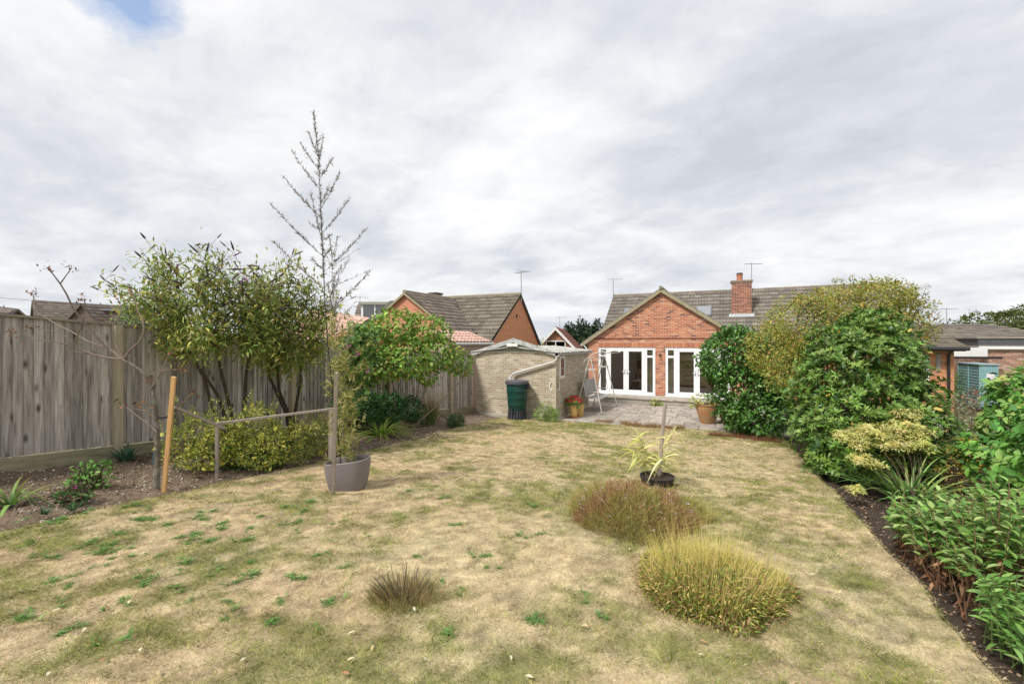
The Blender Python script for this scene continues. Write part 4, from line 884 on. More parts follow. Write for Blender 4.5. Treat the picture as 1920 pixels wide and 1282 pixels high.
def twigs_to(center, pts, n, r0, material, parent, name='branch'):
    """limbs from the plant's foot out to some of its leaves"""
    b = MB(); idx = rng.choice(len(pts), min(n, len(pts)), replace=False); c = Vector(center)
    for i in idx:
        e = vecs(pts[i]); m = c.lerp(e, .5)+Vector((rnd.gauss(0, .06), rnd.gauss(0, .06), .12)); b.tube([c+Vector((rnd.gauss(0, .05), rnd.gauss(0, .05), 0)), m, e], [r0, r0*.6, r0*.2], 5)
    return b.build(name, material, parent)
def leafy(parent, p, ou, size, aspect, pal, material, shape='diamond', w=None, droop=0., jitter=.9, name='foliage', upn=.6, sj=.25, jit=.16):
    n = len(p); d = nrm(ou*.8+rdir(n)*jitter+np.array([0, 0, -droop])); nn = nrm(ou*.6+np.array([0, 0, upn])+rdir(n)*.55)
    ln = size*(1+rng.normal(0, sj, n)).clip(.4, 1.8)
    return mk(name, leaf_arrays(p, d, nn, ln, ln*aspect, pick(pal, n, jit, w), shape), material, parent, True)
def rosettes(parent, p, ou, k, size, aspect, pal, material, shape='lance', w=None, tilt=.55, name='foliage', stuff=True, upb=.5, jit=.15):
    """whorls of k leaves"""
    n = len(p); ax = nrm(ou+np.array([0, 0, upb])+rdir(n)*.35); a = nrm(np.cross(ax, rdir(n))); b = np.cross(ax, a); parts = []; base = pick(pal, n, jit*.6, w)
    for i in range(k):
        t = 2*math.pi*i/k+rng.normal(0, .25, n)[:, None]; rad = a*np.cos(t)+b*np.sin(t); tl = tilt+rng.normal(0, .22, n)[:, None]
        d = nrm(rad+ax*tl); nn = nrm(ax-rad*tl*.6); ln = size*(1+rng.normal(0, .22, n)).clip(.5, 1.7); c = base*(1+rng.normal(0, jit, (n, 1)))
        parts.append(leaf_arrays(p+rad*.01, d, nn, ln, ln*aspect, c, shape))
    return mk(name, join(parts), material, parent, stuff)
def strap_plant(name, loc, label, n, length, width, pal, droop, cat='plant', spread=.8, group=None, segs=8, lean=(0, 0, 0), tip=None, material=None, foot=.06):
    """a clump of arching strap leaves, every leaf its own part"""
    t = thing(name, loc, label, cat, group); l = npv(loc)
    for i in range(n):
        a = 2*math.pi*(i+rnd.random()*.8)/n*1.618*3; el = rnd.uniform(.4, 1.4)
        d = np.array([[math.cos(a)*spread*math.cos(el)+lean[0], math.sin(a)*spread*math.cos(el)+lean[1], math.sin(el)+lean[2]]]); ln = length*rnd.uniform(.65, 1.15)
        side = np.array([[math.cos(a), math.sin(a), 0]])
        bend = side*.35*droop*rnd.uniform(.6, 1.3)+np.array([[0, 0, -droop*rnd.uniform(.5, 1.35)]])
        c = pick(pal, 1); b = np.array([l+np.array([math.cos(a), math.sin(a), 0])*foot*rnd.random()])
        mk('leaf', ribbon_arrays(b, d, ln, width*rnd.uniform(.75, 1.2), c, bend, segs, 1.0, tipcol=pick(tip, 1) if tip and rnd.random() < .5 else None, face=np.array([[0, 0, 1.]])+rdir(1)*.15+side*-.5), material or LEAF, t)
    return t
# ================================================================== RIGHT SIDE SHRUBS
# glossy round bush (camellia) by the patio
CAM_ = Vector((.38, 14.1, gz(14)))
t = thing('camellia_bush', CAM_, 'dense glossy dark green rounded bush in front of the patio doors', 'bush')
ell = [(.52, 14.2, .4, 1.0, 1.1, 1.1), (.06, 14.0, 1.15, .85, .9, .75), (1.0, 14.2, .85, .9, 1.0, .95), (.7, 13.8, -.3, .82, .9, .6), (.2, 14.1, 1.5, .6, .6, .5)]
p, ou = bush_pts(ell, 17000, .25, .2, 3, 2, GZN)
leafy(t, p, ou, .105, .52, [(.062, .155, .026), (.085, .20, .034), (.125, .26, .05), (.18, .34, .08), (.042, .11, .02)], GLOSSY, 'oval', w=[4, 4, 3, 1.2, 3], droop=.25)
twigs_to(CAM_, p, 26, .03, DARKBARK, t)
# rhododendron
RH = Vector((2.15, 9.7, gz(9.7)))
t = thing('rhododendron_bush', RH, 'large rhododendron with whorled leaves and a few yellow ones', 'bush')
ell = [(1.98, 9.8, .55, 1.02, 1.2, 1.1), (1.95, 9.6, 1.15, .8, .9, .8), (2.28, 9.7, 1.05, .66, .8, .85), (1.7, 9.2, .1, .7, .8, .75), (2.5, 9.5, .25, .72, .8, .8), (2.2, 9.7, 1.72, .5, .55, .45), (2.0, 9.0, -.15, .8, .6, .55)]
p, ou = bush_pts(ell, 5200, .24, .26, 2.8, 4, GZN)
rosettes(t, p, ou, 8, .088, .33, [(.13, .235, .036), (.17, .285, .048), (.085, .175, .028), (.24, .35, .08)], GLOSSY, 'lance', w=[4, 3, 3, 1.5], tilt=.75, upb=.8)
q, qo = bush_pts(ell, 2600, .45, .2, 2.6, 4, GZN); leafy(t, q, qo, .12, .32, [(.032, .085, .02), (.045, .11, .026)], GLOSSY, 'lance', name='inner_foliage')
q, qo = bush_pts(ell, 100, .06, .24, 2.6, 4, GZN); leafy(t, q+qo*.02, qo, .085, .42, [(.62, .40, .05), (.60, .33, .05), (.66, .50, .12)], LEAF, 'oval', name='yellow_leaves')
twigs_to(RH, p, 30, .035, DARKBARK, t)
# bronze and yellow fine shrub with arching sprays, behind
CO = Vector((2.0, 11.6, gz(11.6)))
t = thing('cotoneaster_shrub', CO, 'tall airy bronze and yellow green shrub with arching sprays', 'shrub')
ell = [(*at(x, y, d), rx, ry, rz) for x, y, d, rx, ry, rz in ((1450, 655, 9.6, .55, .55, .55), (1520, 612, 9.6, .8, .8, .72), (1612, 580, 9.8, .85, .8, .62), (1690, 605, 10.0, .6, .7, .68), (1478, 690, 9.2, .5, .55, .5), (1535, 670, 9.2, .6, .6, .6), (1655, 560, 10, .6, .6, .45))]
p, ou = bush_pts(ell, 36000, .5, .38, 2.8, 8, GZN)
CP = [(.47, .38, .08), (.38, .36, .07), (.48, .28, .08), (.30, .34, .07), (.54, .46, .14), (.22, .29, .06)]
leafy(t, p, ou, .055, .5, CP, LEAF, 'diamond', w=[2, 3, 1.3, 4.2, 1.1, 4], jitter=1.2)
b = MB(); lp, ld = [], []
for i in range(54):
    a = rnd.uniform(-.9, 1.0); st_ = at(rnd.uniform(1450, 1715), rnd.uniform(555, 640), 10.2+rnd.uniform(-.6, .5)); d = (RT*(a*1.1+(.8 if i % 3 == 0 else 0))+FW*rnd.uniform(-.5, .3)+UP*rnd.uniform(.25, .9)).normalized(); L_ = rnd.uniform(.5, 1.0); pts = []
    for k in range(7): s = k/6; pts.append(st_+d*(L_*s)-UP*(.42*L_*s*s))
    b.tube(pts, [.010*(1-.8*k/6)+.002 for k in range(7)], 4)
    for k in range(44):
        s = rnd.random()**.7*6; j = min(int(s), 5); lp.append(npv(pts[j].lerp(pts[j+1], s-j))+rng.normal(0, .03, 3)); ld.append(npv(d))
b.build('arching_spray', DARKBARK, t)
leafy(t, np.array(lp), np.array(ld), .05, .45, CP, LEAF, 'diamond', w=[2, 3, 1, 3, 1, 3], jitter=1.3, name='spray_leaves')
twigs_to(CO, p, 40, .025, DARKBARK, t)
# variegated yellow pieris: flat plates of small whorls
PI_ = Vector((2.15, 7.5, gz(7.5)))
t = thing('variegated_pieris', PI_, 'cream yellow variegated shrub with layered leaf plates below the rhododendron', 'shrub')
plates = [(1595, 818, 6.4, .22), (1630, 805, 6.5, .24), (1660, 822, 6.4, .22), (1690, 800, 6.6, .26), (1700, 775, 6.7, .2), (1715, 812, 6.5, .22), (1675, 835, 6.3, .18), (1615, 860, 6.2, .17), (1640, 870, 6.2, .14), (1602, 917, 5.9, .11), (1725, 835, 6.3, .2), (1610, 832, 6.3, .15)]
pp, po_ = [], []; b = MB()
for (x, y, d, r) in plates:
    c = at(x, y, d); b.tube([PI_+Vector((0, 0, .05)), PI_.lerp(c, .55)+Vector((.05, 0, -.04)), c-UP*.05], [.007, .005, .003], 5)
    for k in range(int(62*r/.2)):
        q = rdir(1)[0]*rng.random()**.4*r*np.array([1, 1, .42]); pp.append(npv(c)+q); po_.append(nrm(q+np.array([0, 0, .12])))
rosettes(t, np.array(pp), np.array(po_), 9, .058, .27, [(.62, .58, .20), (.55, .52, .16), (.68, .64, .30), (.40, .42, .11), (.48, .50, .15)], LEAF, 'lance', tilt=.25)
b.build('branch', DARKBARK, t)
# strap leaved iris / crocosmia clump
strap_plant('strap_leaf_clump', gpt(1700, 938)+Vector((.05, .1, 0)), 'clump of long grey green strap leaves arching over the dark soil', 70, 1.0, .05, [(.16, .33, .08), (.22, .40, .10), (.29, .46, .14), (.12, .26, .06), (.36, .47, .13)], .42, spread=1.45, tip=[(.35, .34, .12), (.25, .32, .13)], foot=.22)
# tall leafy perennials (phlox) at the lawn edge: stems with single leaves
PH = Vector((2.1, 4.7, gz(4.7)))
t = thing('leafy_perennials', PH, 'thicket of tall leafy green stems with brown withered bases', 'perennials')
stm = MB(); L3 = []; DL = []
def stem_leaves(st_, tp_, L3, DL, s0, lsz, npair, pal, w=None):
    ax = (tp_-st_).normalized()
    for k in range(npair):
        s = s0+(1-s0)*(k+.5)/npair; q = st_.lerp(tp_, s); a = k*1.57+rnd.random()*.5
        for h in (0, math.pi):
            d = Vector((math.cos(a+h), math.sin(a+h), rnd.uniform(-.35, .8))).normalized(); L3.append((npv(q), npv(d), lsz*rnd.uniform(.65, 1.2)*(1.05-.35*abs(s-.75)), pick(pal, 1, .14, w)[0]))
PHP = [(.14, .28, .055), (.19, .34, .07), (.27, .42, .12), (.10, .21, .045), (.36, .47, .17)]
for i in range(270):
    x, y = 1.44+rnd.random()**1.2*1.7, rnd.uniform(4.1, 5.55)
    if x > 2.7 and y < 4.2: continue
    hgt = rnd.uniform(.56, .84)*(1+.12*(x-1.4)); st_ = Vector((x, y, gz(y)-.05)); hgt *= (1 if y < 4.9 else .78)*(1 if x > 1.6 else .85); tp_ = st_+Vector((rnd.gauss(-.04, .07), rnd.gauss(0, .07), hgt)); m_ = st_.lerp(tp_, .5)+Vector((rnd.gauss(0, .02), rnd.gauss(0, .02), 0))
    stm.tube([st_, m_, tp_], [.0042, .0036, .0025], 4); stem_leaves(st_, tp_, L3, DL, .34+.28*rnd.random(), .085, 8, PHP)
    for k in range(6): DL.append((npv(st_.lerp(tp_, rnd.uniform(.08, .5))), npv(Vector((rnd.gauss(0, 1), rnd.gauss(0, 1), -1.4)).normalized()), rnd.uniform(.05, .09), pick([(.26, .13, .07), (.20, .10, .055), (.34, .20, .11), (.14, .08, .05)], 1)[0]))
stm.build('stem', mat('reddish_stem', (.22, .12, .07), .8, var=.2), t)
L3.sort(key=lambda e: np.linalg.norm(e[0]-np.array([0, 0, CAMZ])))
def leaf_parts(parent, L3, npart, shape, asp, material, name='leaf'):
    A = lambda i, S: np.array([e[i] for e in S])
    for e in L3[:npart]:
        nn = nrm(np.array([0, 0, 1.])+rng.normal(0, .3, 3)-e[1]*.3)[None]
        mk(name, leaf_arrays(e[0][None], e[1][None], nn, np.array([e[2]]), np.array([e[2]*asp]), e[3][None], shape), material, parent)
    S = L3[npart:]
    if S:
        n = len(S); nn = nrm(np.array([0, 0, 1.])+rng.normal(0, .3, (n, 3))-A(1, S)*.3)
        mk('foliage', leaf_arrays(A(0, S), A(1, S), nn, A(2, S), A(2, S)*asp, A(3, S), shape), material, parent, True)
leaf_parts(t, L3, 300, 'oval', .42, LEAF)
A = lambda i, S: np.array([e[i] for e in S])
mk('withered_leaves', leaf_arrays(A(0, DL), A(1, DL), rdir(len(DL)), A(2, DL), A(2, DL)*.3, A(3, DL), 'lance'), DRY, t, True)
# darker leafy plant in the near corner
t = thing('corner_perennials', Vector((1.6, 3.7, gz(3.7))), 'low dark green leafy plant at the near end of the dark soil', 'perennials'); stm = MB(); L3 = []
for i in range(46):
    st_ = Vector((rnd.uniform(1.40, 1.85), rnd.uniform(3.4, 3.98), 0)); st_.z = gz(st_.y)-.05
    if st_.x < 1.40+.2*abs(st_.y-3.7): continue
    tp_ = st_+Vector((rnd.gauss(-.03, .07), rnd.gauss(0, .07), rnd.uniform(.28, .5))); stm.tube([st_, tp_], [.005, .003], 4)
    stem_leaves(st_, tp_, L3, DL, .15, .10, 7, [(.10, .22, .04), (.14, .29, .055), (.19, .35, .07), (.26, .41, .12)])
stm.build('stem', mat('green_stem', (.12, .17, .05), .7), t); L3.sort(key=lambda e: np.linalg.norm(e[0]-np.array([0, 0, CAMZ]))); leaf_parts(t, L3, 200, 'lance', .28, LEAF)
# bright green broad shrub on the right edge
BG = Vector((3.5, 6.85, gz(6.8)))
t = thing('bright_green_shrub', BG, 'bright green leafy shrub with yellowish top near the teal locker', 'shrub')
ell = [(3.5, 6.9, .2, .85, .9, .8), (3.35, 6.7, .6, .5, .55, .45), (3.95, 6.8, .65, .75, .8, .55), (3.7, 6.2, .05, .75, .65, .6)]+[(*at(x, y, 6.2), r, r, r*.9) for x, y, r in ((1925, 765, .45), (1888, 800, .3), (1945, 745, .45), (1872, 862, .4))]
p, ou = bush_pts(ell, 1500, .3, .25, 3, 12, GZN)
rosettes(t, p, ou, 5, .105, .55, [(.13, .30, .05), (.18, .37, .07), (.25, .44, .10), (.08, .21, .035), (.36, .48, .12)], LEAF, 'oval', w=[4, 4, 2, 3, 1], tilt=.15)
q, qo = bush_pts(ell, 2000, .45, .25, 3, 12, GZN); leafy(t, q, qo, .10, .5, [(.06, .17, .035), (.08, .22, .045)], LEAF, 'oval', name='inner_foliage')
q, qo = bush_pts(ell[4:7], 260, .1, .25, 3, 12, .7); leafy(t, q, qo, .09, .5, [(.46, .50, .12), (.40, .48, .10)], LEAF, 'oval', name='yellow_young_leaves'); twigs_to(BG, p, 24, .02, BARK, t)
# yellow brown low shrub, silver rose foliage, yellow flowers in the gap
YB = Vector((3.1, 8.1, gz(8)))
def lowshrub(name, loc, label, ell, n, size, asp, pal, w=None, cat='shrub', shape='diamond', extra=None, material=LEAF, seed=0, jitter=1.):
    t = thing(name, loc, label, cat); p, ou = bush_pts(ell, n, .5, .3, 3, seed, GZN); leafy(t, p, ou, size, asp, pal, material, shape, w=w, jitter=jitter)
    twigs_to(loc, p, 18, .010, DARKBARK, t)
    if extra:
        nm, k, sz, pal2 = extra; q, qo = bush_pts(ell, k, .05, .3, 3, seed, lambda y: GZN(y)+.1); rosettes(t, q+qo*.03, qo, 6, sz, .6, pal2, LEAF, 'diamond', tilt=.3, name=nm)
    return t
yb = at(1760, 850, 6.9); yb.z = gz(yb.y)
lowshrub('golden_shrub', yb, 'low golden brown shrub between the cream yellow shrub and the bright green one', [(yb.x, yb.y, yb.z+.25, .55, .6, .42), (yb.x-.45, yb.y-.1, yb.z+.2, .45, .5, .38), (yb.x+.35, yb.y+.1, yb.z+.22, .4, .5, .36)], 4200, .05, .45, [(.42, .28, .05), (.34, .24, .05), (.28, .24, .06), (.48, .36, .10)], seed=31)
ys_ = at(1752, 822, 7.8); ys_.z = gz(ys_.y)
lowshrub('rose_bush', ys_, 'thin rose bush with grey green leaves behind the golden shrub', [(ys_.x, ys_.y, ys_.z+.6, .4, .4, .5)], 700, .07, .55, [(.17, .24, .12), (.12, .18, .08), (.22, .15, .08), (.27, .33, .20)], seed=33, extra=('rose_flower', 8, .05, [(.65, .22, .18), (.7, .45, .4)]))
yf = at(1815, 808, 8.4); yf.z = gz(yf.y)
lowshrub('yellow_daisies', yf, 'low patch of bright yellow daisies beyond the golden shrub', [(yf.x-.05, yf.y, yf.z+.3, .75, .5, .28)], 1500, .06, .4, [(.12, .20, .05), (.20, .24, .07)], seed=35, cat='flowers', extra=('flower_head', 150, .055, [(.80, .56, .02), (.82, .62, .03)]))
for (x, y, d, lab, pal, nm) in ((1795, 762, 10.5, 'grey leaved low shrub below the black downpipe', [(.22, .26, .15), (.28, .30, .20), (.16, .19, .10)], 'grey_shrub'), (1745, 790, 10.0, 'small bush with a few red flowers near the white cone', [(.14, .2, .06), (.2, .22, .1)], 'flowering_bush'), (1835, 745, 12.5, 'bronze leaved shrub in front of the teal locker', [(.22, .10, .07), (.15, .16, .06), (.28, .14, .08)], 'bronze_shrub'), (1808, 700, 18.5, 'green climber beside the teal locker', [(.20, .30, .06), (.14, .24, .05)], 'climber')):
    c = at(x, y, d); c.z = -.95; hz = at(x, y, d).z; e_ = [(c.x, c.y, (hz-.95)/2+.1, .55 if d < 15 else .3, .5, (hz+.95)/2+.15)]
    lowshrub(nm, c, lab, e_, 1600, .07, .45, pal, seed=int(x), extra=('flower', 26, .06, [(.6, .09, .06), (.7, .35, .3)]) if nm == 'flowering_bush' else None)
# ================================================================== LEFT SIDE: bare young tree
tb = gpt(293, 914); TD = (tb-EYE).dot(FW)
yt = thing('bare_young_tree', tb, 'bare young tree with dried brown leaf tufts in front of the fence', 'tree')
def pxline(pts, d0, dd):
    n = len(pts); return [at(x, y, d0+dd*i/max(1, n-1)+.0) for i, (x, y) in enumerate(pts)]
trunk = pxline([(293, 918), (296, 850), (294, 790), (291, 755), (285, 725), (275, 705), (262, 693), (245, 682), (230, 675)], TD, -.12)
MB().tube(trunk, [.036, .030, .026, .024, .021, .018, .016, .014, .012], 8).build('trunk', BARK, yt)
TW = [([(230, 675), (215, 660), (200, 652), (165, 640), (135, 622), (110, 610), (85, 595), (67, 583), (64, 565), (62, 552)], .010, .25), ([(226, 673), (200, 670), (170, 663), (150, 655), (140, 645), (148, 622), (157, 595), (160, 570), (157, 560)], .010, -.15),
 ([(197, 650), (172, 622), (155, 600), (138, 580), (125, 552), (113, 532), (100, 515), (88, 501)], .011, -.3), ([(113, 532), (125, 515), (135, 501)], .006, .0), ([(230, 675), (245, 655), (262, 640), (270, 620), (268, 600), (258, 582), (253, 560), (246, 542)], .010, .2),
 ([(230, 672), (218, 645), (211, 625), (212, 608), (226, 588), (228, 575), (222, 562)], .008, .1), ([(170, 663), (140, 660), (125, 646), (105, 641), (70, 637), (45, 628), (22, 623)], .008, -.25), ([(285, 725), (295, 710), (303, 695), (312, 675), (320, 660)], .008, .15), ([(303, 695), (330, 692), (345, 695)], .004, .1),
 ([(294, 785), (275, 772), (250, 765), (253, 740), (262, 722), (280, 712)], .007, -.1), ([(297, 785), (318, 776), (335, 760), (348, 750), (363, 735)], .007, -.2), ([(275, 705), (290, 700), (310, 690), (330, 688)], .005, .15), ([(140, 645), (160, 620), (175, 612), (190, 604)], .004, .1), ([(135, 640), (110, 622), (80, 618), (60, 613)], .005, -.1),
 ([(294, 810), (280, 795), (262, 783), (245, 770), (230, 757)], .006, .2), ([(285, 725), (270, 735), (262, 760)], .004, -.1)]
tw = MB(); heads = []
for pts, r, dd in TW:
    d0 = TD-.1+rnd.uniform(-.03, .03); L_ = pxline(pts, d0, dd); n = len(L_); tw.tube(L_, [r*1.25*(1-.6*i/(n-1)) for i in range(n)], 5); heads.append(L_[-1])
    for k in range(1, n-1):
        if rnd.random() < .55: q = L_[k]; tw.tube([q, q+Vector((rnd.gauss(0, .04), rnd.gauss(0, .04), rnd.uniform(.01, .06)))], [.003, .0015], 4)
tw.build('branch', mat('young_bark', (.20, .155, .12), .85, var=.3, vscale=16), yt)
hp = np.concatenate([npv(h)+rng.normal(0, .028, (15, 3)) for h in heads]); leafy(yt, hp, rdir(len(hp)), .042, .45, [(.16, .09, .05), (.25, .14, .08), (.10, .065, .045), (.38, .20, .10)], DRY, 'diamond', jitter=1.5, name='dried_leaves')
tie = at(296, 783, TD-.08); MB().tube([at(291, 782, TD+.03), at(290, 783, TD-.07), at(305, 783, TD-.12), at(319, 781, TD-.1)], .014, 6).build('tree_tie', BLACKPL, yt)
MB().tube([at(294, 845, TD), at(292, 868, TD)], [.036, .034], 8).build('trunk_guard', mat('faded_blue_tape', (.05, .09, .10), .6), yt)
# ------------------------------------------------------------------ buddleias against the fence
BUD = [(.24, .33, .08), (.32, .37, .09), (.42, .41, .10), (.17, .26, .06), (.54, .48, .11), (.32, .27, .11)]
SPIKE = []
for mm in (mat('withered_spike', (.10, .072, .068), .9, var=.4, vscale=40, bump=.8, bscale=120), mat('purple_spike', (.22, .06, .22), .8, var=.4, vscale=40)):
    me = MB().tube([(.004*(q % 2), 0, .155*q/6-.0) for q in range(7)], [.006, .012, .0125, .011, .010, .007, .003], 6).mesh('flower_spike'); me.materials.append(mm); SPIKE.append(me)
def buddleia(base, label, nodes, limbs, d0, nleaf, seed, flow):
    rnd.seed(seed); b0 = Vector(base); t = thing('buddleia', b0, label, 'shrub'); polys, tips = [], []
    nd = [at(x, y, d0+rnd.gauss(0, .15)) for x, y in nodes]
    for q in nd: polys.append(([b0-UP*.05, b0.lerp(q, .35)+Vector((rnd.gauss(0, .04), rnd.gauss(0, .04), 0)), b0.lerp(q, .7)+Vector((rnd.gauss(0, .04), rnd.gauss(0, .04), 0)), q], [.034, .028, .024, .019]))
    for (x, y, dd) in limbs:
        e = at(x, y, d0+dd); q = min(nd, key=lambda v: (v-e).length); m = q.lerp(e, .5)+Vector((rnd.gauss(0, .07), rnd.gauss(0, .07), .03)); polys.append(([q, m, e], [.016, .012, .008])); tips += [(q.lerp(e, s), (e-q).normalized()) for s in (.3, .45, .6, .75, .9) for _ in range(2)]
        for k in range(4):
            q = m.lerp(e, .25+.25*k); dr = ((e-b0).normalized()*.7+Vector((rnd.gauss(0, .6), rnd.gauss(0, .6), rnd.gauss(.05, .3)))).normalized(); grow(q, dr, .34, .007, 1, (2, 3), .6, .05, 3, .14, .8, polys, tips)
    branches('branch', polys, DARKBARK, t, 6)
    P0, D0 = np.array([npv(a) for a, _ in tips]), np.array([npv(b) for _, b in tips])
    k = rng.integers(0, len(P0), nleaf); pos = P0[k]-D0[k]*rng.random((nleaf, 1))*.55+rng.normal(0, .11, (nleaf, 3)); leafy(t, pos, D0[k], .10, .27, BUD, LEAF, 'lance', droop=.55, jitter=1.3, w=[4, 3, 2, 3, 1.3, 1.2])
    # withered flower spikes at the top, each one a part
    hi = P0[:, 2] > np.quantile(P0[:, 2], .35); S = P0[hi]; SD = D0[hi]; idx = rng.choice(len(S), min(flow, len(S)), replace=False); st2 = MB()
    for j, i in enumerate(idx):
        s = vecs(S[i]); d = (vecs(SD[i])*.5+RT*rnd.gauss(0, .8)+FW*rnd.gauss(0, .8)+UP*rnd.gauss(.25, .25)).normalized(); L_ = rnd.uniform(.8, 1.3); m = s+d*rnd.uniform(.05, .2); st2.tube([s-d*.05, m], [.003, .002], 4)
        o = bpy.data.objects.new('flower_spike', SPIKE[1 if j % 10 == 0 else 0]); COL.objects.link(o); o.parent = t; o.location = m-org(t); o.rotation_euler = d.to_track_quat('Z', 'Y').to_euler(); o.scale = (L_, L_, L_)
    st2.build('flower_stalk', DARKBARK, t)['kind'] = 'stuff'
    return t
bb = Vector((-7.35, 4.85, gz(4.85)))
buddleia(bb, 'big buddleia with dark withered flower spikes rising above the fence', [(345, 640), (400, 630), (475, 630), (375, 690)], [(285, 525, .5), (330, 510, .2), (375, 515, -.2), (425, 530, .1), (300, 580, -.2), (350, 570, .4), (400, 575, -.3), (455, 555, .3), (265, 565, .3), (440, 610, -.1), (345, 630, .2), (470, 600, .1), (500, 570, 0), (310, 650, .1), (420, 660, -.2), (480, 660, .1)], 7.1, 9500, 5, 120)
bb2 = Vector((-7.4, 5.9, gz(5.9)))
buddleia(bb2, 'yellowing buddleia beside the tall bamboo against the fence', [(520, 680), (565, 670), (500, 650)], [(505, 545, .2), (545, 535, -.2), (580, 560, .1), (520, 600, .3), (570, 610, -.2), (600, 600, .2), (545, 650, 0), (490, 640, .2), (595, 660, .1), (520, 690, -.2)], 8.0, 8000, 6, 70)
# ------------------------------------------------------------------ climber with pink flowers on the fence
cb = atX(665, 760, -7.95); cb.z = gz(cb.y)
t = thing('flowering_climber', cb, 'broad leaved climber with pink flowers on the fence', 'climber')
ell = [(*at(665, 670, 9.2), .32, .3, .55), (*at(680, 640, 9.4), .35, .3, .4), (*at(655, 740, 9.0), .3, .3, .4)]
p, ou = bush_pts(ell, 900, .5, .3, 3, 41, GZN); leafy(t, p, ou, .12, .75, [(.10, .21, .05), (.16, .28, .07), (.24, .34, .08), (.07, .15, .04), (.40, .42, .10)], LEAF, 'oval', droop=.6, w=[4, 3, 2, 3, 1]); twigs_to(cb, p, 20, .012, DARKBARK, t)
q = np.array([npv(at(x, y, 8.8)) for x, y in ((672, 663), (690, 696), (645, 672), (655, 650))]); rosettes(t, q, np.tile(npv(-FW), (4, 1)), 7, .06, .6, [(.55, .18, .32), (.45, .12, .28)], LEAF, 'diamond', name='pink_flowers')
# ------------------------------------------------------------------ lilac with green and reddish leaves
lb = Vector((-7.3, 9.25, gz(9.25)))
t = thing('lilac_shrub', lb, 'spreading lilac shrub with fresh green leaves in front of the fence', 'shrub'); rnd.seed(21)
ell = [(*at(x, y, d), rx, rx, rz) for x, y, d, rx, rz in ((700, 640, 11.3, .55, .5), (745, 612, 11.2, .62, .42), (795, 620, 11.4, .6, .42), (770, 668, 11.0, .6, .5), (820, 660, 11.3, .5, .42), (722, 680, 11.1, .5, .42), (862, 680, 11.8, .32, .32), (800, 700, 11.2, .3, .28), (690, 690, 11.0, .35, .4))]
p, ou = bush_pts(ell, 10500, .62, .32, 3, 43, GZN)
leafy(t, p, ou, .095, .55, [(.19, .34, .055), (.27, .42, .08), (.13, .25, .045), (.40, .47, .10), (.46, .29, .09), (.24, .37, .07)], LEAF, 'oval', droop=.45, w=[4, 4, 3, 2, 1.1, 3], jitter=1.2)
polys = []
for e in ell:
    for k in range(1):
        en = Vector(e[:3])+Vector((rnd.gauss(0, .15), rnd.gauss(0, .15), rnd.gauss(0, .1))); m = lb.lerp(en, .5)+Vector((rnd.gauss(0, .1), rnd.gauss(0, .1), -.1)); polys.append(([lb-UP*.04, lb.lerp(m, .5), m, en], [.024, .02, .016, .007]))
branches('branch', polys, PALEBARK, t)
# ------------------------------------------------------------------ yellow green feathery shrubs along the border
YG = [(.46, .46, .07), (.54, .52, .10), (.35, .39, .06), (.60, .57, .14), (.25, .31, .05)]
def feathery(name, label, ell, n, loc, spikes, seed, pal=YG):
    t = thing(name, loc, label, 'shrub'); p, ou = bush_pts(ell, n, .5, .3, 3, seed, GZN); leafy(t, p, ou, .042, .42, pal, LEAF, 'diamond', jitter=1.3)
    q, qo = bush_pts(ell, 60, .1, .3, 3, seed, GZN); leafy(t, q, qo, .07, .8, [(.58, .52, .08), (.45, .47, .09)], LEAF, 'oval', name='broad_leaves')
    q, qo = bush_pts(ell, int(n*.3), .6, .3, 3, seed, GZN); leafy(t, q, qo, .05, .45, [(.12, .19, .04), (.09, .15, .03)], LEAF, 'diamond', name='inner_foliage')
    b = MB(); sp, sd_ = [], []
    for i in range(spikes):
        e = ell[rnd.randrange(len(ell))]; s = Vector((e[0]+rnd.gauss(0, e[3]*.45), e[1]+rnd.gauss(0, e[4]*.45), e[2]+e[5]*.6)); d = Vector((rnd.gauss(0, .3), rnd.gauss(0, .3), 1)).normalized(); L_ = rnd.uniform(.18, .42); b.tube([s, s+d*L_], [.003, .0015], 4)
        for k in range(26): sp.append(npv(s+d*(L_*rnd.random()))+rng.normal(0, .012, 3)); sd_.append(npv(d))
    b.build('stem', mat('green_stem'), t); leafy(t, np.array(sp), np.array(sd_), .034, .4, pal, LEAF, 'diamond', name='shoot_leaves', jitter=1.1); twigs_to(loc, p, 30, .006, DARKBARK, t, 'twig'); return t
def ge(x, y, d, rx, ry, rz): c = at(x, y, d); return (c.x, c.y, c.z, rx, ry, rz)
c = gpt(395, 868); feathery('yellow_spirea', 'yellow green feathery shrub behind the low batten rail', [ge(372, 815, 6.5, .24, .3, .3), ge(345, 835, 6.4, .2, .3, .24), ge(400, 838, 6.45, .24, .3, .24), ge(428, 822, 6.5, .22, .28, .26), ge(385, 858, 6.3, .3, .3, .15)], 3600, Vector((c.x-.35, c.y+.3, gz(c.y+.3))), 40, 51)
c = gpt(490, 862); feathery('yellow_spirea', 'taller yellow green shrub with upright shoots in the middle of the border', [ge(478, 803, 6.75, .25, .3, .32), ge(505, 828, 6.75, .26, .3, .26), ge(452, 832, 6.55, .24, .3, .26), ge(530, 840, 6.8, .24, .3, .2), ge(485, 855, 6.5, .3, .3, .16)], 3600, Vector((c.x-.35, c.y+.3, gz(c.y+.3))), 50, 52)
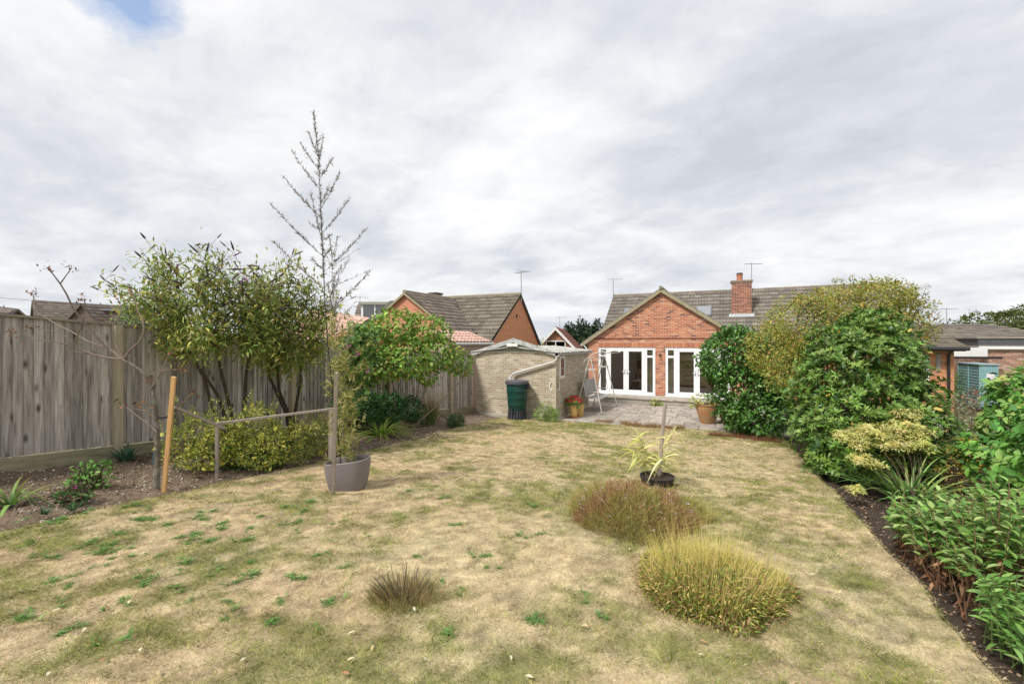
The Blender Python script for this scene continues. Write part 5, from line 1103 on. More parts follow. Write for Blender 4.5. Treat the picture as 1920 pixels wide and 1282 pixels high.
c = gpt(565, 850); feathery('green_spirea', 'loose dull green shrub with dry stalks next to the grey planter', [ge(555, 845, 7.0, .24, .3, .18), ge(585, 828, 7.3, .24, .3, .22), ge(605, 818, 7.5, .2, .3, .22)], 2000, Vector((c.x-.3, c.y+.3, gz(c.y+.3))), 26, 53, [(.24, .27, .06), (.33, .33, .08), (.16, .22, .05), (.42, .38, .13)])
c = gpt(440, 878); lowshrub('low_green_plant', c, 'low dark green ground plant below the yellow shrubs', [(c.x-.1, c.y+.1, c.z+.1, .3, .3, .16), (c.x+.25, c.y+.35, c.z+.1, .28, .3, .16)], 900, .06, .6, [(.08, .18, .04), (.12, .24, .05)], seed=55)
# heart shaped yellow leaves showing in the yellow shrubs
# dry grass clumps
def grass_clump(name, loc, label, n, h, spread, pal, tip=None, w=.006, lean=(0, 0), cat='grass clump', bend=.35, foot=.1):
    t = thing(name, loc, label, cat); l = npv(loc); a = rng.random(n)*6.283; r = rng.random(n)**.5*foot
    base = l+np.stack([np.cos(a)*r, np.sin(a)*r, np.zeros(n)], 1); rad = np.stack([np.cos(a), np.sin(a), np.zeros(n)], 1)
    d = nrm(rad*spread*rng.random((n, 1))+np.array([lean[0], lean[1], 1])+rng.normal(0, .12, (n, 3))); ln = h*(.55+.55*rng.random(n))
    mk('blades', ribbon_arrays(base, d, ln, w, pick(pal, n), rad*bend*rng.random((n, 1))-np.array([0, 0, 1])*bend*.6*rng.random((n, 1)), 5, .9, tipcol=pick(tip or pal, n)), DRY, t, True); return t
STRAW = [(.52, .40, .18), (.44, .33, .14), (.38, .32, .13), (.58, .47, .25)]
c = atX(575, 800, -7.5); c.z = gz(c.y); grass_clump('dry_grass_clump', c, 'clump of dry straw stalks leaning against the fence', 160, 1.05, .5, STRAW, w=.009, lean=(.2, .25))
c = gpt(600, 858); grass_clump('dry_grass_clump', c+Vector((-.2, .3, 0)), 'low messy tuft of straw coloured grass behind the grey planter', 420, .42, 1.3, STRAW+[(.22, .25, .06)], w=.007, bend=.7, foot=.25)
c = atX(808, 770, -7.45); c.z = gz(c.y); grass_clump('reed_grass', c, 'tall upright reddish tipped grass by the lilac', 420, 1.2, .28, [(.13, .20, .05), (.17, .23, .06)], [(.42, .30, .14), (.36, .22, .11)], w=.008)
# strap leaved lime plant under the lilac
c = gpt(715, 820); strap_plant('arching_lily', c+Vector((-.08, .1, .03)), 'bright lime green arching strap leaves at the lawn edge', 84, .95, .040, [(.28, .46, .06), (.37, .55, .08), (.20, .36, .05), (.46, .60, .13)], .62, spread=1.2, tip=[(.48, .48, .14)], foot=.2, lean=(.25, 0, 0))
c = gpt(700, 800); c += Vector((-.55, .35, 0)); c.z = gz(c.y); lowshrub('dark_shrub', c, 'dark green shrub behind the arching lime leaves', [ge(685, 762, 10.1, .42, .4, .34), ge(730, 764, 10.7, .42, .4, .34), ge(768, 766, 11.2, .3, .35, .28)], 3600, .08, .5, [(.04, .11, .03), (.06, .15, .035), (.03, .08, .02)], seed=61, shape='oval')
c = gpt(802, 800); lowshrub('small_shrub', c+Vector((-.2, .1, 0)), 'small olive green shrub on bare soil by the reed grass', [(c.x-.2, c.y+.1, c.z+.18, .28, .28, .22)], 1100, .05, .45, [(.12, .19, .05), (.17, .23, .07)], seed=62)
c = gpt(855, 798); lowshrub('small_shrub', c, 'small dark rounded shrub at the border end near the shed', [(c.x, c.y, c.z+.13, .24, .24, .17)], 1100, .05, .45, [(.06, .14, .04), (.09, .19, .05)], seed=63)
c = gpt(828, 775)+Vector((-.5, 0, 0)); c.z = gz(c.y); lowshrub('glossy_shrub', c, 'dark glossy shrub in front of the grey fence by the reed grass', [(c.x, c.y, c.z+.75, .25, .25, .25)], 500, .07, .45, [(.05, .12, .03), (.08, .17, .04)], seed=64)
# yucca-like plant, lilies, pink flowers near the young tree
c = gpt(228, 880); strap_plant('spiky_rosette', c+Vector((-.1, .1, .08)), 'dark blue green spiky rosette at the foot of the fence post', 30, .40, .058, [(.035, .10, .06), (.05, .13, .075), (.07, .15, .085)], .25, spread=1.3, tip=[(.12, .18, .1)], segs=6)
c = gpt(40, 945); strap_plant('strap_leaf_lily', c+Vector((-.1, -.05, 0)), 'drooping green strap leaves with orange dry ends beside the fence', 26, .62, .045, [(.12, .26, .05), (.17, .33, .07), (.24, .38, .10), (.08, .18, .04)], .8, spread=1.2, tip=[(.45, .26, .12), (.3, .35, .1)])
c = gpt(172, 915); lowshrub('bright_leaf_plant', c, 'bright green leafy plant in bare soil between the two strap leaved plants', [(c.x, c.y, c.z+.14, .17, .17, .17), (c.x-.12, c.y-.05, c.z+.05, .15, .15, .08)], 420, .055, .6, [(.15, .34, .06), (.22, .42, .08), (.10, .25, .05)], cat='plant', shape='oval', seed=71)
c = gpt(140, 940); lowshrub('pink_geranium', c, 'low plant with magenta pink flowers at the soil edge', [(c.x-.02, c.y, c.z+.05, .17, .15, .09)], 330, .045, .6, [(.07, .17, .05), (.12, .22, .06), (.18, .10, .08)], cat='plant', shape='oval', seed=72, extra=('pink_flower', 7, .03, [(.62, .03, .36), (.55, .05, .35)]))
# ------------------------------------------------------------------ tall bamboo in the grey planter
bc = pc+UP*.28; BD = (bc-EYE).dot(FW)
t = thing('tall_bamboo', bc, 'very tall thin bamboo with sparse grey branches rising from the grey planter', 'bamboo')
cane = [at(x, y, BD-.05) for x, y in ((641, 885), (632, 800), (622, 720), (614, 640), (609, 560), (605, 470), (601, 380), (597, 290), (588, 212))]
MB().tube(cane, [.009, .009, .0085, .008, .007, .006, .0045, .003, .0012], 6).build('cane', mat('dark_cane', (.035, .03, .028), .6), t)
cane2 = [at(x, y, BD+.08) for x, y in ((648, 885), (640, 760), (630, 660), (624, 560), (622, 470))]
MB().tube(cane2, [.007, .006, .005, .004, .002], 5).build('cane', mat('grey_cane', (.30, .27, .22), .7), t)
BR = [((610, 543), (513, 453)), ((605, 480), (509, 384)), ((601, 408), (532, 332)), ((600, 356), (549, 285)), ((598, 318), (565, 270)), ((600, 333), (623, 296)), ((602, 390), (637, 324)), ((604, 438), (655, 373)), ((608, 510), (687, 429)), ((612, 588), (698, 505)),
      ((600, 300), (580, 250)), ((599, 300), (606, 255)), ((606, 505), (583, 482)), ((603, 430), (582, 420)), ((603, 450), (622, 440)), ((608, 540), (640, 500)), ((606, 480), (625, 460)), ((602, 380), (617, 350)), ((604, 452), (583, 360))]
br = MB(); lp, ld = [], []
for (x0, y0), (x1, y1) in BR:
    a = at(x0, y0, BD-.05); e = at(x1, y1, BD-.05+rnd.uniform(-.45, .45)); m = a.lerp(e, .5)-UP*.03; br.tube([a, m, e], [.0028, .0022, .001], 4); L_ = (e-a).length
    for k in range(int(L_/.0065)):
        s = rnd.uniform(.08, 1); q = a.lerp(e, s)-UP*.06*s*(1-s); d = ((e-a).normalized()+Vector((rnd.gauss(0, .5), rnd.gauss(0, .5), rnd.gauss(.1, .5)))).normalized(); lp.append(npv(q)); ld.append(npv(d))
for k in range(560):
    s = rnd.uniform(.55, 1)*8; j = min(int(s), 7); lp.append(npv(cane[j].lerp(cane[j+1], s-j))); ld.append(npv(Vector((rnd.gauss(0, .5), rnd.gauss(0, .5), .7)).normalized()))
for i in range(26):
    s = rnd.uniform(1.7, 3.9); j = min(int(s), 3); a = cane2[j].lerp(cane2[j+1], s-j); e = a+(RT*rnd.gauss(.05, .2)+FW*rnd.gauss(0, .2)+UP*rnd.uniform(.15, .4)); br.tube([a, e], [.002, .001], 4)
    for k in range(26): lp.append(npv(a.lerp(e, rnd.random()))); ld.append(npv(((e-a).normalized()+Vector((rnd.gauss(0, .5), rnd.gauss(0, .5), rnd.gauss(0, .5)))).normalized()))
br.build('branch', mat('grey_twig', (.14, .125, .11), .8), t); lp, ld = np.array(lp), np.array(ld); n = len(lp)
mk('dry_leaves', leaf_arrays(lp, ld, rdir(n), .046*(1+rng.normal(0, .3, n)), .0060, pick([(.28, .26, .23), (.36, .34, .29), (.22, .20, .18), (.42, .39, .31)], n), 'diamond'), DRY, t, True)
lp, ld = [], []; sh = MB()
for i in range(84):
    z = rnd.uniform(0, 1)**1.1; a = at(648+rnd.gauss(2, 11)-20*z, 875-255*z, BD+rnd.gauss(0, .06)); e = a+RT*rnd.gauss(.02, .13)+FW*rnd.gauss(0, .12)+UP*rnd.uniform(.08, .3); sh.tube([a, e], [.002, .001], 4)
    for k in range(24): lp.append(npv(a.lerp(e, rnd.random()))); ld.append(npv(((e-a).normalized()*.6+Vector((rnd.gauss(0, .6), rnd.gauss(0, .6), rnd.gauss(0, .5)))).normalized()))
sh.build('side_shoot', mat('green_stem'), t); lp, ld = np.array(lp), np.array(ld); n = len(lp)
mk('green_leaves', leaf_arrays(lp, ld, rdir(n), .075*(1+rng.normal(0, .25, n)), .012, pick([(.38, .36, .10), (.46, .40, .14), (.27, .30, .07), (.55, .47, .22), (.20, .27, .06)], n), 'lance'), LEAF, t, True)
# ------------------------------------------------------------------ pale bamboo in the black pot: each leaf a part
bd = (BP-EYE).dot(FW); t = thing('pale_bamboo', BP+UP*.18, 'young bamboo with long pale yellow drooping leaves in the black pot', 'bamboo')
canes = []
for i in range(7):
    a = BP+Vector((rnd.gauss(0, .06), rnd.gauss(0, .06), .17)); e = a+RT*rnd.uniform(-.36, .36)+FW*rnd.gauss(0, .12)+UP*rnd.uniform(.32, .72); canes.append((a, e)); MB().tube([a, a.lerp(e, .5)+UP*.03, e], [.004, .003, .002], 5).build('cane', mat('pale_cane', (.42, .40, .15), .6), t)
for i in range(112):
    a, e = canes[i % 7]; q = a.lerp(e, rnd.uniform(.35, 1)); sd = rnd.choice([-1, 1]); d = RT*sd*rnd.uniform(.1, 1)+FW*rnd.gauss(0, .5)+UP*rnd.uniform(-.2, .7); bend = np.array([[0, 0, -rnd.uniform(.3, .9)]])+npv(RT*sd*.1)[None]
    mk('leaf', ribbon_arrays(npv(q)[None], npv(d)[None], rnd.uniform(.17, .34), rnd.uniform(.030, .046), pick([(.58, .55, .17), (.66, .62, .24), (.48, .48, .13), (.72, .68, .36)], 1), bend, 6, 1.1, face=npv(UP-FW*.6)[None]+rdir(1)*.3), LEAF, t)
# ------------------------------------------------------------------ plants in the patio pots
def potplant(name, loc, label, ell, n, size, pal, extra=None, cat='plant', shape='oval', asp=.6):
    t = thing(name, loc, label, cat); p, ou = bush_pts(ell, n, .7, .3, 3, 81); leafy(t, p, ou, size, asp, pal, LEAF, shape, droop=.3); twigs_to(loc, p, 14, .006, BARK, t, 'stem')
    if extra: q, qo = bush_pts(ell, extra[1], .12, .3, 3, 81, ell[0][2]); rosettes(t, q, qo, 7, extra[2], .7, extra[3], LEAF, 'diamond', name=extra[0])
q = PT3+UP*.38; potplant('red_geranium', q, 'bushy geranium with a mass of red flowers in the ochre pot', [(q.x, q.y, q.z+.12, .26, .24, .2)], 520, .07, [(.16, .32, .06), (.22, .38, .08), (.10, .22, .05)], ('red_flowers', 170, .045, [(.72, .02, .04), (.62, .015, .035), (.78, .06, .09)]))
q = PT1+UP*.55; potplant('trailing_pot_plant', q, 'yellow green leafy plant spilling from the glazed brown pot', [(q.x-.1, q.y, q.z+.12, .33, .3, .2), (q.x-.35, q.y-.05, q.z+.05, .22, .2, .14), (q.x+.12, q.y, q.z+.18, .2, .2, .14)], 420, .09, [(.42, .46, .09), (.32, .40, .08), (.20, .30, .07), (.55, .56, .18)])
q = PT2+UP*.48; potplant('grey_pot_plant', q, 'grey green trailing plant in the plain reddish pot', [(q.x, q.y, q.z+.1, .25, .25, .2)], 260, .07, [(.16, .20, .15), (.24, .27, .22)])
for i, (x, y, lab) in enumerate(((1180, 758, 'yellow green weed growing on the patio below the doors'),)):
    q = Vector((-2.65, 18.9, PATIO)); potplant('patio_weed', q, lab, [(q.x, q.y, q.z+.1, .3, .14, .12)], 170, .08, [(.38, .42, .08), (.26, .34, .07)])
c = Vector((-5.25, 13.45, gz(13.45))); lowshrub('grassy_shrub', c, 'bushy bright green grass like shrub at the shed corner', [(c.x, c.y, c.z+.2, .34, .3, .3), (c.x+.15, c.y, c.z+.15, .25, .25, .25)], 1900, .13, .09, [(.16, .31, .06), (.22, .38, .08), (.11, .23, .05), (.36, .40, .12)], shape='lance', seed=83, jitter=.8)
# red brown sedum strip at the patio edge
for (x0, x1, y0, lab, pal) in ((-3.9, -1.2, 14.18, 'rusty brown dried ground cover along the patio edge', [(.34, .17, .09), (.27, .13, .07), (.40, .24, .12), (.26, .25, .08)]), (-.5, 1.2, 13.15, 'dark red ground cover under the glossy round bush', [(.26, .07, .05), (.20, .055, .045), (.30, .12, .07), (.2, .2, .07)])):
    n = 6500; x = rng.uniform(x0, x1, n); y = y0-.08+rng.normal(0, .14, n)+(fbm(x*3, x*0, 9, 2)-.5)*.4; k_ = fbm(x*2.5, y*2.5, 13, 3) > .43; x, y = x[k_], y[k_]; n = len(x); b = np.stack([x, y, GZN(y)-.01], 1)
    n = n//2; x, y, b = x[:n], y[:n], b[:n]; hgt = (.05+.13*rng.random(n))*(.35+1.1*fbm(x*4, y*4, 3, 2))
    t = thing('ground_cover', (float((x0+x1)/2), y0, gz(y0)), lab, 'ground cover'); mk('foliage', ribbon_arrays(b, nrm(rdir(n)*.8+np.array([0, 0, 1.])), hgt, .012, pick(pal, n, .2), rdir(n)*.3, 3, 1.2, tipcol=pick(pal+[(.46, .34, .18)], n, .2)), LEAF, t, True)
for (x, y, lab) in ((82, 963, 'dark blue green tuft at the soil edge below the strap leaves'), (136, 957, 'smaller dark tuft at the soil edge below the pink flowers')):
    q = gpt(x, y); strap_plant('small_tuft', q, lab, 26, .13, .016, [(.06, .13, .06), (.08, .17, .075), (.05, .10, .05)], .3, spread=1.2, segs=4, foot=.03)
# ================================================================== FAR TREES
def tree(name, label, base, height, crown, n, size, pal, seed, cone=False, trunk_r=.15):
    b = Vector(base); t = thing(name, b, label, 'tree'); top = b.z+height
    MB().tube([b, b+UP*height*.5, b+UP*height*.85], [trunk_r, trunk_r*.7, trunk_r*.3], 7).build('trunk', DARKBARK, t)
    rnd.seed(seed); ell = []
    for i in range(9):
        if cone: s = i/8; r = crown*(1-.8*s); ell.append((b.x+rnd.gauss(0, .15), b.y+rnd.gauss(0, .15), b.z+height*(.22+.72*s), r, r, height*.16))
        else: a = i*2.4; r = crown*.55; ell.append((b.x+math.cos(a)*r*rnd.random(), b.y+math.sin(a)*r*rnd.random(), b.z+height*rnd.uniform(.5, .8), crown*rnd.uniform(.45, .65), crown*rnd.uniform(.45, .65), height*rnd.uniform(.16, .24)))
    p, ou = bush_pts(ell, n, .5, .4, 3, seed); leafy(t, p, ou, size, .5, pal, LEAF, 'diamond', jitter=1.1); twigs_to(b+UP*height*.4, p, 20, trunk_r*.3, DARKBARK, t, 'limb')
CON = [(.035, .065, .03), (.05, .085, .04), (.028, .05, .026)]
for i, (x, y, d, cr) in enumerate(((1068, 612, 62, 1.6), (1088, 603, 60, 2.2), (1102, 612, 63, 1.7), (1120, 608, 58, 1.5), (1133, 618, 64, 1.5))):
    q = at(x, y, d); tree('conifer', ['dark conifer nearest the dark red roof in the far group', 'broadest dark conifer of the far group behind the red roof', 'short dark conifer in the gap of the far group', 'slender dark conifer near the gable end of the brick bungalow', 'dark conifer half hidden by the bungalow gable'][i], (q.x, q.y, -1.2), q.z+1.2, cr, 5200, .42, CON, 90+i, True)
q = at(1885, 578, 46); tree('broad_hedge_tree', 'large round olive green tree behind the flat roofed room', (q.x, q.y, -1.2), q.z+1.2, 4.6, 15000, .3, [(.11, .14, .035), (.15, .17, .045), (.08, .11, .03)], 97)
q = at(1960, 585, 50); tree('broad_hedge_tree', 'second round olive tree partly behind the brick chimney', (q.x, q.y, -1.2), q.z+1.2, 4.2, 9000, .32, [(.11, .14, .035), (.15, .17, .045), (.08, .11, .03)], 98)
q = at(1000, 630, 32); tree('small_tree', 'small yellow green tree between shed roof and red roofed house', (q.x, q.y, -1.2), q.z+1.2, 1.0, 1300, .16, [(.36, .36, .10), (.28, .32, .09)], 99, trunk_r=.06)
q = at(262, 558, 27); tree('dark_tree', 'dark bushy tree behind the fence at the edge of the buddleia', (q.x, q.y, -1.0), q.z+1.0, 1.1, 2200, .17, [(.06, .11, .04), (.09, .15, .05)], 100, trunk_r=.08)
q = at(228, 592, 17); tree('small_tree', 'fresh green small tree just over the fence top', (q.x, q.y, -1.0), q.z+1.0, .7, 1500, .1, [(.20, .36, .06), (.26, .42, .08)], 101, trunk_r=.05)
q = at(22, 572, 34); tree('dark_tree', 'dark conifer tip over the fence beside the brown roof end', (q.x, q.y, -1.0), q.z+1.0, 1.3, 1500, .22, CON, 102, trunk_r=.08)
# ================================================================== MOUNDS ON THE LAWN
def on_lawn(x, y): return float(lawn_z(np.array([x]), np.array([y]))[0])
def dome(n, c, rx, ry, hz): 
    a = rng.random(n)*6.283; r = rng.random(n)**.55; w_ = .82+.36*vnoise(np.cos(a)*2+5, np.sin(a)*2+5, 0, 3); u_ = np.cos(a)*r*rx*w_; v_ = np.sin(a)*r*ry*w_
    x = c[0]+RT.x*u_+FW.x*v_; y = c[1]+RT.y*u_+FW.y*v_; h = hz*np.sqrt(np.clip(1-r**2.2, 0, 1)); return x, y, h, np.stack([RT.x*np.cos(a)+FW.x*np.sin(a), RT.y*np.cos(a)+FW.y*np.sin(a), np.zeros(n)], 1)*r[:, None]
# pink flowered heather-like mound
c = gpt(1183, 968); hm = thing('heather_mound', (c.x, c.y, on_lawn(c.x, c.y)), 'low wide russet and green mound dotted with tiny pink flowers', 'plant mound')
n = 24000; x, y, h, rad = dome(n, c, .76, .80, .30); h = h*(.45+1.1*fbm(x*5, y*5, 5, 3)); z = lawn_z(x, y); k = rng.random(n)
b = np.stack([x, y, z+h*(.15+.75*k)], 1); d = nrm(rad*.8+rdir(n)*.7+np.array([0, 0, .9])); v = fbm(x*5+3, y*5, 15, 3)[:, None]
col = pick([(.33, .31, .08), (.42, .36, .11), (.24, .26, .06), (.50, .40, .16)], n); red = pick([(.40, .19, .11), (.33, .15, .09), (.46, .27, .15)], n); m_ = (rng.random((n, 1)) < np.clip((v-.5)*4+.2, 0, .75)).astype(float)
mk('foliage', ribbon_arrays(b, d, .03+.11*rng.random(n)**1.6, .0055, col*(1-m_)+red*m_, rdir(n)*.2, 2), LEAF, hm, True)
n = 12000; x, y, h, rad = dome(n, c, .74, .78, .26); h = h*(.45+1.1*fbm(x*5, y*5, 5, 3)); b = np.stack([x, y, lawn_z(x, y)+h*(.2+.85*rng.random(n))], 1); v = fbm(x*6, y*6, 17, 3)[:, None]; m_ = (rng.random((n, 1)) < np.clip((v-.5)*5+.3, 0, .8)).astype(float)
mk('small_leaves', leaf_arrays(b, rdir(n), nrm(rdir(n)+np.array([0, 0, 1.])), .020+.016*rng.random(n), .008, pick([(.30, .31, .08), (.20, .24, .06), (.44, .38, .14), (.14, .17, .05)], n, .2)*(1-m_)+pick([(.36, .17, .10), (.24, .11, .07), (.46, .28, .16)], n, .2)*m_, 'diamond'), LEAF, hm, True)
n = 90; x, y, h, rad = dome(n, c, .74, .74, .3); q = np.stack([x, y, lawn_z(x, y)+h+.03], 1); rosettes(hm, q, np.tile([0, 0, 1.], (n, 1)), 5, .010, .8, [(.75, .60, .72), (.8, .72, .78)], LEAF, 'diamond', name='pink_flowers')
n = 26; x, y, h, rad = dome(n, c, .7, .55, .2); mk('dry_stalks', ribbon_arrays(np.stack([x, y, lawn_z(x, y)+h*.5], 1), rdir(n)*.6+np.array([0, 0, 1]), .16+.12*rng.random(n), .004, pick(STRAW, n), rdir(n)*.3, 4), DRY, hm, True)
# yellow stalky mound
c = gpt(1332, 1118); c += FW*.05; ym = thing('yellow_mound', (c.x, c.y, on_lawn(c.x, c.y)), 'dense mound of yellow green upright stalks in the foreground lawn', 'plant mound')
n = 4600; x, y, h, rad = dome(n, c, .50, .43, .31); h = h*(.6+.8*fbm(x*6, y*6, 65, 3)); z = lawn_z(x, y); front = np.clip((npv(-FW)[:2] @ np.stack([x-c.x, y-c.y]))/.42, -1, 1)
ht = (.06+h*1.0)*(.6+.5*rng.random(n)+.5*(rng.random(n) < .08)); b = np.stack([x, y, z-.01], 1); d = nrm(rad*.28+rng.normal(0, .10, (n, 3))+np.array([0, 0, 1])); v = fbm(x*6, y*6, 25, 3)[:, None]
mk('stalks', ribbon_arrays(b, d, ht, .0056, pick([(.46, .40, .12), (.52, .42, .15), (.38, .36, .09)], n), rad*.12+rdir(n)*.20, 3, 1.3, tipcol=pick([(.88, .72, .26), (.80, .69, .20), (.88, .66, .36), (.72, .66, .18)], n)), DRY, ym, True)
n = 10500; x, y, h, rad = dome(n, c, .55, .50, .25); k = rng.random(n); b = np.stack([x, y, lawn_z(x, y)+h*(.05+.85*k)+.01], 1)
mk('leaves', leaf_arrays(b, nrm(rad+rdir(n)*.9+np.array([0, 0, .5])), nrm(rdir(n)*.6+np.array([0, 0, 1])), .034+.022*rng.random(n), .011, pick([(.20, .28, .055), (.30, .34, .07), (.48, .44, .11), (.56, .44, .16), (.14, .20, .045), (.50, .30, .16)], n), 'diamond'), LEAF, ym, True)
n = 1500; x, y, h, rad = dome(n, c, .68, .6, .05); mk('dry_litter', ribbon_arrays(np.stack([x, y, lawn_z(x, y)+.01+h*.5], 1), rdir(n)*np.array([1, 1, .35]), .05+.06*rng.random(n), .004, pick([(.30, .19, .10), (.42, .30, .16), (.24, .15, .09)], n), rdir(n)*.2, 3), DRY, ym, True)
# dark twiggy tuft
c = gpt(757, 1118); tt = thing('twiggy_tuft', (c.x, c.y, on_lawn(c.x, c.y)), 'small tuft of dark brown twigs and grass in the dry lawn', 'grass clump')
n = 64; x, y, h, rad = dome(n, c, .13, .11, .05); d = nrm(rad*1.1+rng.normal(0, .2, (n, 3))+np.array([0, 0, 1.1])); tw = MB()
for i in range(n):
    a = Vector((x[i], y[i], on_lawn(x[i], y[i])-.01)); L_ = rnd.uniform(.11, .21); e = a+vecs(d[i])*L_; tw.tube([a, a.lerp(e, .5)+Vector((rnd.gauss(0, .006), rnd.gauss(0, .006), 0)), e], [.0030, .0024, .0014], 4)
tw.build('twig', mat('brown_twig', (.13, .085, .07), .85, var=.3), tt)
n = 1300; x, y, h, rad = dome(n, c, .25, .2, .1); mk('grass_blades', ribbon_arrays(np.stack([x, y, lawn_z(x, y)-.005], 1), nrm(rad*.6+rdir(n)*.35+np.array([0, 0, 1])), .05+.10*rng.random(n), .0035, pick([(.36, .27, .11), (.24, .23, .07), (.14, .18, .05), (.46, .35, .17), (.30, .19, .09)], n), rdir(n)*.25, 3), DRY, tt, True)
# ================================================================== GRASS
def grass():
    parts = []
    N_ = 1300000; x = rng.uniform(-6.9, 1.42, N_); y = rng.uniform(.2, 14.25, N_)
    l = np.interp(y, [-6, 0, 1.66, 3.5, 5.5, 7.4, 10.5, 13.2, 14.2], [-5.7, -5.7, -5.8, -5.85, -5.95, -6.1, -6.5, -6.75, -6.8]) + (fbm(y*1.6, y*0+2, 61, 3)-.5)*.22; r_ = XRE+(fbm(y*1.3, y*0+7, 71, 3)-.5)*.12
    dep = x*FW.x+y*FW.y; lat = x*RT.x+y*RT.y; D = np.sqrt(x*x+y*y)
    keep = (x > l-.04) & (x < r_+.03) & (dep > 1.3) & (np.abs(lat) < dep*1.3+.8) & (rng.random(N_) < np.minimum(1, 3.0/np.maximum(dep, 1.5))**1.15)
    keep &= ~((x > SX0-.1) & (x < SX1+.05) & (y > SY0-.3))
    x, y, D, dep = x[keep], y[keep], D[keep], dep[keep]; n = len(x); g = green(x, y); k = fbm(x*6, y*6, 41, 3); clump = fbm(x*9, y*9, 81, 2)
    cl = .6*fbm(x*34, y*34, 45, 2)+.4*fbm(x*14, y*14, 44, 3); isg = rng.random(n) < np.clip(g*.85+.04, 0, .92)
    ln = (.018+.026*rng.random(n)+.06*np.clip(clump-.5, 0, 1))*(1+.3*isg); wd = .0038*np.maximum(1, dep/3.0)**.75*(1+.4*rng.random(n))
    lean = .7+1.9*rng.random(n)*(~isg)+.4*rng.random(n); a = rng.random(n)*6.283
    d = nrm(np.stack([np.cos(a)*lean, np.sin(a)*lean, np.ones(n)], 1))
    warm = np.clip((-1.5-x)/2.5, 0, 1)[:, None]; straw = pick([(.66, .54, .32), (.58, .46, .26), (.78, .67, .45), (.44, .33, .18), (.55, .46, .22), (.32, .23, .13)], n, .18)*(1+warm*np.array([[.06, -.04, .06]])); gr = pick([(.20, .245, .055), (.27, .30, .075), (.14, .19, .045), (.38, .37, .11)], n, .16)
    col = np.where(isg[:, None], gr, straw)*np.clip(1+(cl-.5)*2.6, .35, 1.8)[:, None]; b = np.stack([x, y, lawn_z(x, y)-.004], 1)
    arr = ribbon_arrays(b, d, ln, wd, col, np.stack([np.cos(a), np.sin(a), -np.ones(n)], 1)*.25*rng.random((n, 1)), 1, 1)
    # a blade is one triangle
    V, T, C = arr; V = V.reshape(n, 4, 3); V3 = np.stack([V[:, 0], V[:, 1], (V[:, 2]+V[:, 3])/2], 1).reshape(-1, 3); C3 = C.reshape(n, 4, 3)[:, :3].reshape(-1, 3)
    T3 = np.arange(n*3).reshape(n, 3); o = mk('grass', (V3, T3, C3), DRY); tag(o, 'short dry straw and green grass covering the lawn', 'grass', kind='stuff'); return n
NG = grass()
# pebbles and crumbs on the soil
def pebbles(name, x0, x1, y0, y1, n, label, pal, zoff):
    x = rng.uniform(x0, x1, n); y = rng.uniform(y0, y1, n)
    l = np.interp(y, [-6, 0, 1.66, 3.5, 5.5, 7.4, 10.5, 13.2, 14.2], [-5.7, -5.7, -5.8, -5.85, -5.95, -6.1, -6.5, -6.75, -6.8]); m = (x < l-.03) if x0 < 0 else np.ones(n, bool); x, y = x[m], y[m]; n = len(x)
    s = .006+.014*rng.random(n)**2.2; z = bed_z(x, y)+zoff
    base = np.array([(1, 0, 0), (0, 1, 0), (-1, 0, 0), (0, -1, 0), (0, 0, .75), (0, 0, -.6)]); tf = np.array([(0, 1, 4), (1, 2, 4), (2, 3, 4), (3, 0, 4), (1, 0, 5), (2, 1, 5), (3, 2, 5), (0, 3, 5)])
    V = np.stack([x, y, z], 1)[:, None]+base[None]*s[:, None, None]*(.6+.8*rng.random((n, 6, 1))); T = tf[None]+np.arange(n)[:, None, None]*6
    o = link(name, npmesh(name, V.reshape(-1, 3), T.reshape(-1, 3), np.repeat(pick(pal, n, .2), 6, 0)), None, mat('stone_bits', col=True, rough=.9)); tag(o, label, 'gravel', kind='stuff')
pebbles('soil_stones', -8.1, -5.6, .6, 13.5, 16000, 'small stones and crumbs on the bare soil', [(.42, .36, .29), (.52, .47, .40), (.20, .145, .105), (.14, .10, .075), (.26, .19, .14)], .002)
pebbles('soil_crumbs', 1.3, 3.2, 2.5, 12, 6500, 'crumbs and bark bits on the dark soil', [(.10, .075, .055), (.07, .05, .04), (.20, .14, .10), (.32, .22, .14)], -.028)
# ================================================================== WEEDS AND FALLEN LEAVES
WEEDS = [(620, 1128), (95, 1092), (150, 1098), (205, 1140), (250, 1100), (330, 1075), (340, 1060), (215, 1020), (160, 1020), (270, 1040), (90, 1045), (400, 1085), (410, 1010), (470, 1080), (460, 1015), (385, 965), (230, 950), (245, 945), (160, 955), (380, 1015), (300, 1045), (575, 1000), (120, 1190), (175, 1215), (60, 1155), (490, 970), (540, 950), (690, 1000), (860, 985), (925, 905), (980, 1000), (1005, 1165), (900, 1040), (640, 985), (820, 930), (745, 960), (1000, 950), (590, 940), (350, 1010), (275, 1085), (420, 1120), (200, 1060)]
rnd.seed(123); WEEDS += [(rnd.uniform(20, 620), 960+230*rnd.random()**1.3) for _ in range(46)] + [(rnd.uniform(650, 1150), rnd.uniform(900, 1200)) for _ in range(14)]
pal = [(.10, .24, .05), (.14, .29, .06), (.08, .18, .045), (.19, .33, .09)]
rnd.seed(77); WM = []
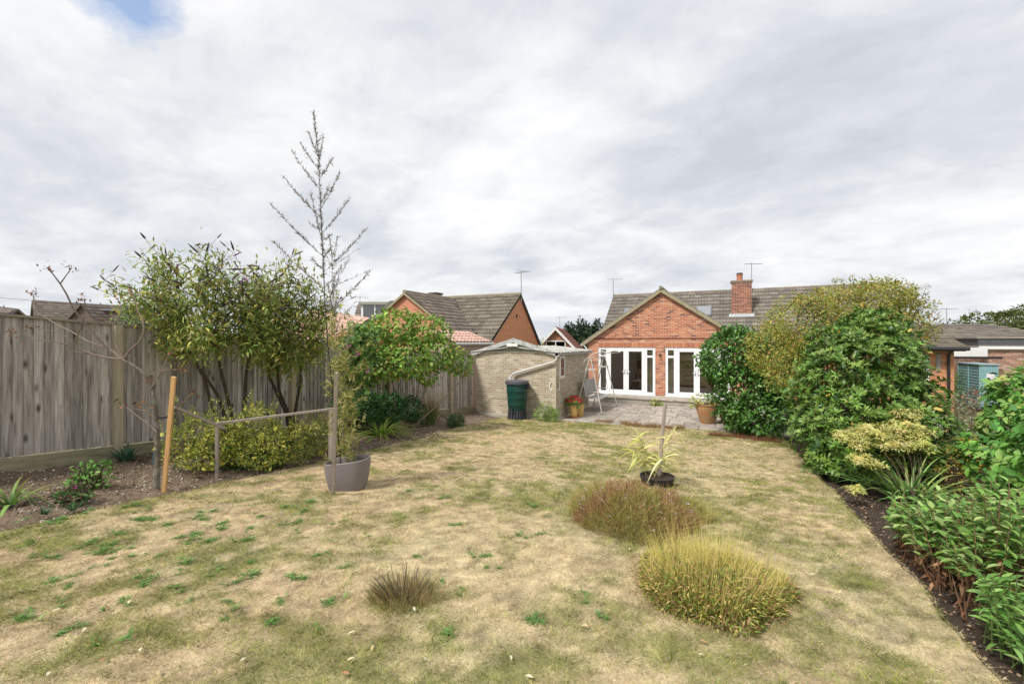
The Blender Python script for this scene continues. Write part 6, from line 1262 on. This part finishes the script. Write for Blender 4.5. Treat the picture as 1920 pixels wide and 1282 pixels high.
for v in range(6):
    bits = []
    for h in range(rnd.randint(2, 5)):
        k = rnd.randint(9, 17); c_ = np.array([[rnd.gauss(0, .05), rnd.gauss(0, .03), 0]]); a = rng.random(k)*6.283; d = np.stack([np.cos(a), np.sin(a), .1+.9*rng.random(k)], 1); bits.append(ribbon_arrays(np.repeat(c_, k, 0)+rng.normal(0, .01, (k, 3))*np.array([1, 1, 0]), d, .02+.04*rng.random(k), .007+.008*rng.random(k), pick(pal, k, .25), np.stack([np.cos(a), np.sin(a), -np.ones(k)], 1)*.35, 3, 1.4, face=np.tile([0, 0, 1.], (k, 1))+rdir(k)*.5))
    W_ = join(bits)
    me = npmesh('weed', W_[0], W_[1], W_[2]); me.materials.append(LEAF); WM.append(me)
for i, (x, y) in enumerate(WEEDS):
    q = gpt(x+rnd.gauss(0, 6), y+rnd.gauss(0, 3)); o = bpy.data.objects.new('lawn_weed', WM[i % 6]); COL.objects.link(o); o.location = (q.x, q.y, on_lawn(q.x, q.y)+.008); o.rotation_euler = (rnd.gauss(0, .05), rnd.gauss(0, .05), rnd.random()*6.28); s = rnd.uniform(.6, 1.15)*(1.35 if (x, y) == (175, 1215) else 1); o.scale = (s, s, s)
    tag(o, 'flat green weed rosette in the dry lawn', 'weed', 'green weeds dotted over the lawn')
LV = [(265, 1220), (187, 1248), (295, 1272), (160, 1185), (240, 1140), (395, 1180), (55, 1112), (115, 1148), (778, 1150), (666, 1190), (650, 1245), (958, 1245), (1195, 1016), (1310, 1240), (1312, 1210), (1180, 1030), (205, 1145), (580, 1010), (87, 1275), (1255, 1150), (985, 1275), (640, 1270), (450, 1245), (700, 1215), (1480, 1120), (1090, 1180)]

LM = []
for v, cc in enumerate([(.72, .66, .48), (.62, .50, .28), (.50, .26, .14), (.70, .62, .40)]):
    W_ = leaf_arrays(np.zeros((1, 3)), np.array([[1., 0, .1]]), np.array([[0, 0, 1.]]), .045, .018, np.array([cc]), 'oval'); me = npmesh('leaf', *W_); me.materials.append(DRY); LM.append(me)
for i, (x, y) in enumerate(LV):
    q = gpt(x, y); o = bpy.data.objects.new('fallen_leaf', LM[rnd.choice([0, 0, 1, 2, 3])]); COL.objects.link(o); o.location = (q.x, q.y, on_lawn(q.x, q.y)+.022); o.rotation_euler = (rnd.gauss(0, .2), rnd.gauss(0, .2), rnd.random()*6.28)
    tag(o, 'pale dry fallen leaf lying on the lawn', 'leaf', 'fallen leaves on the lawn')
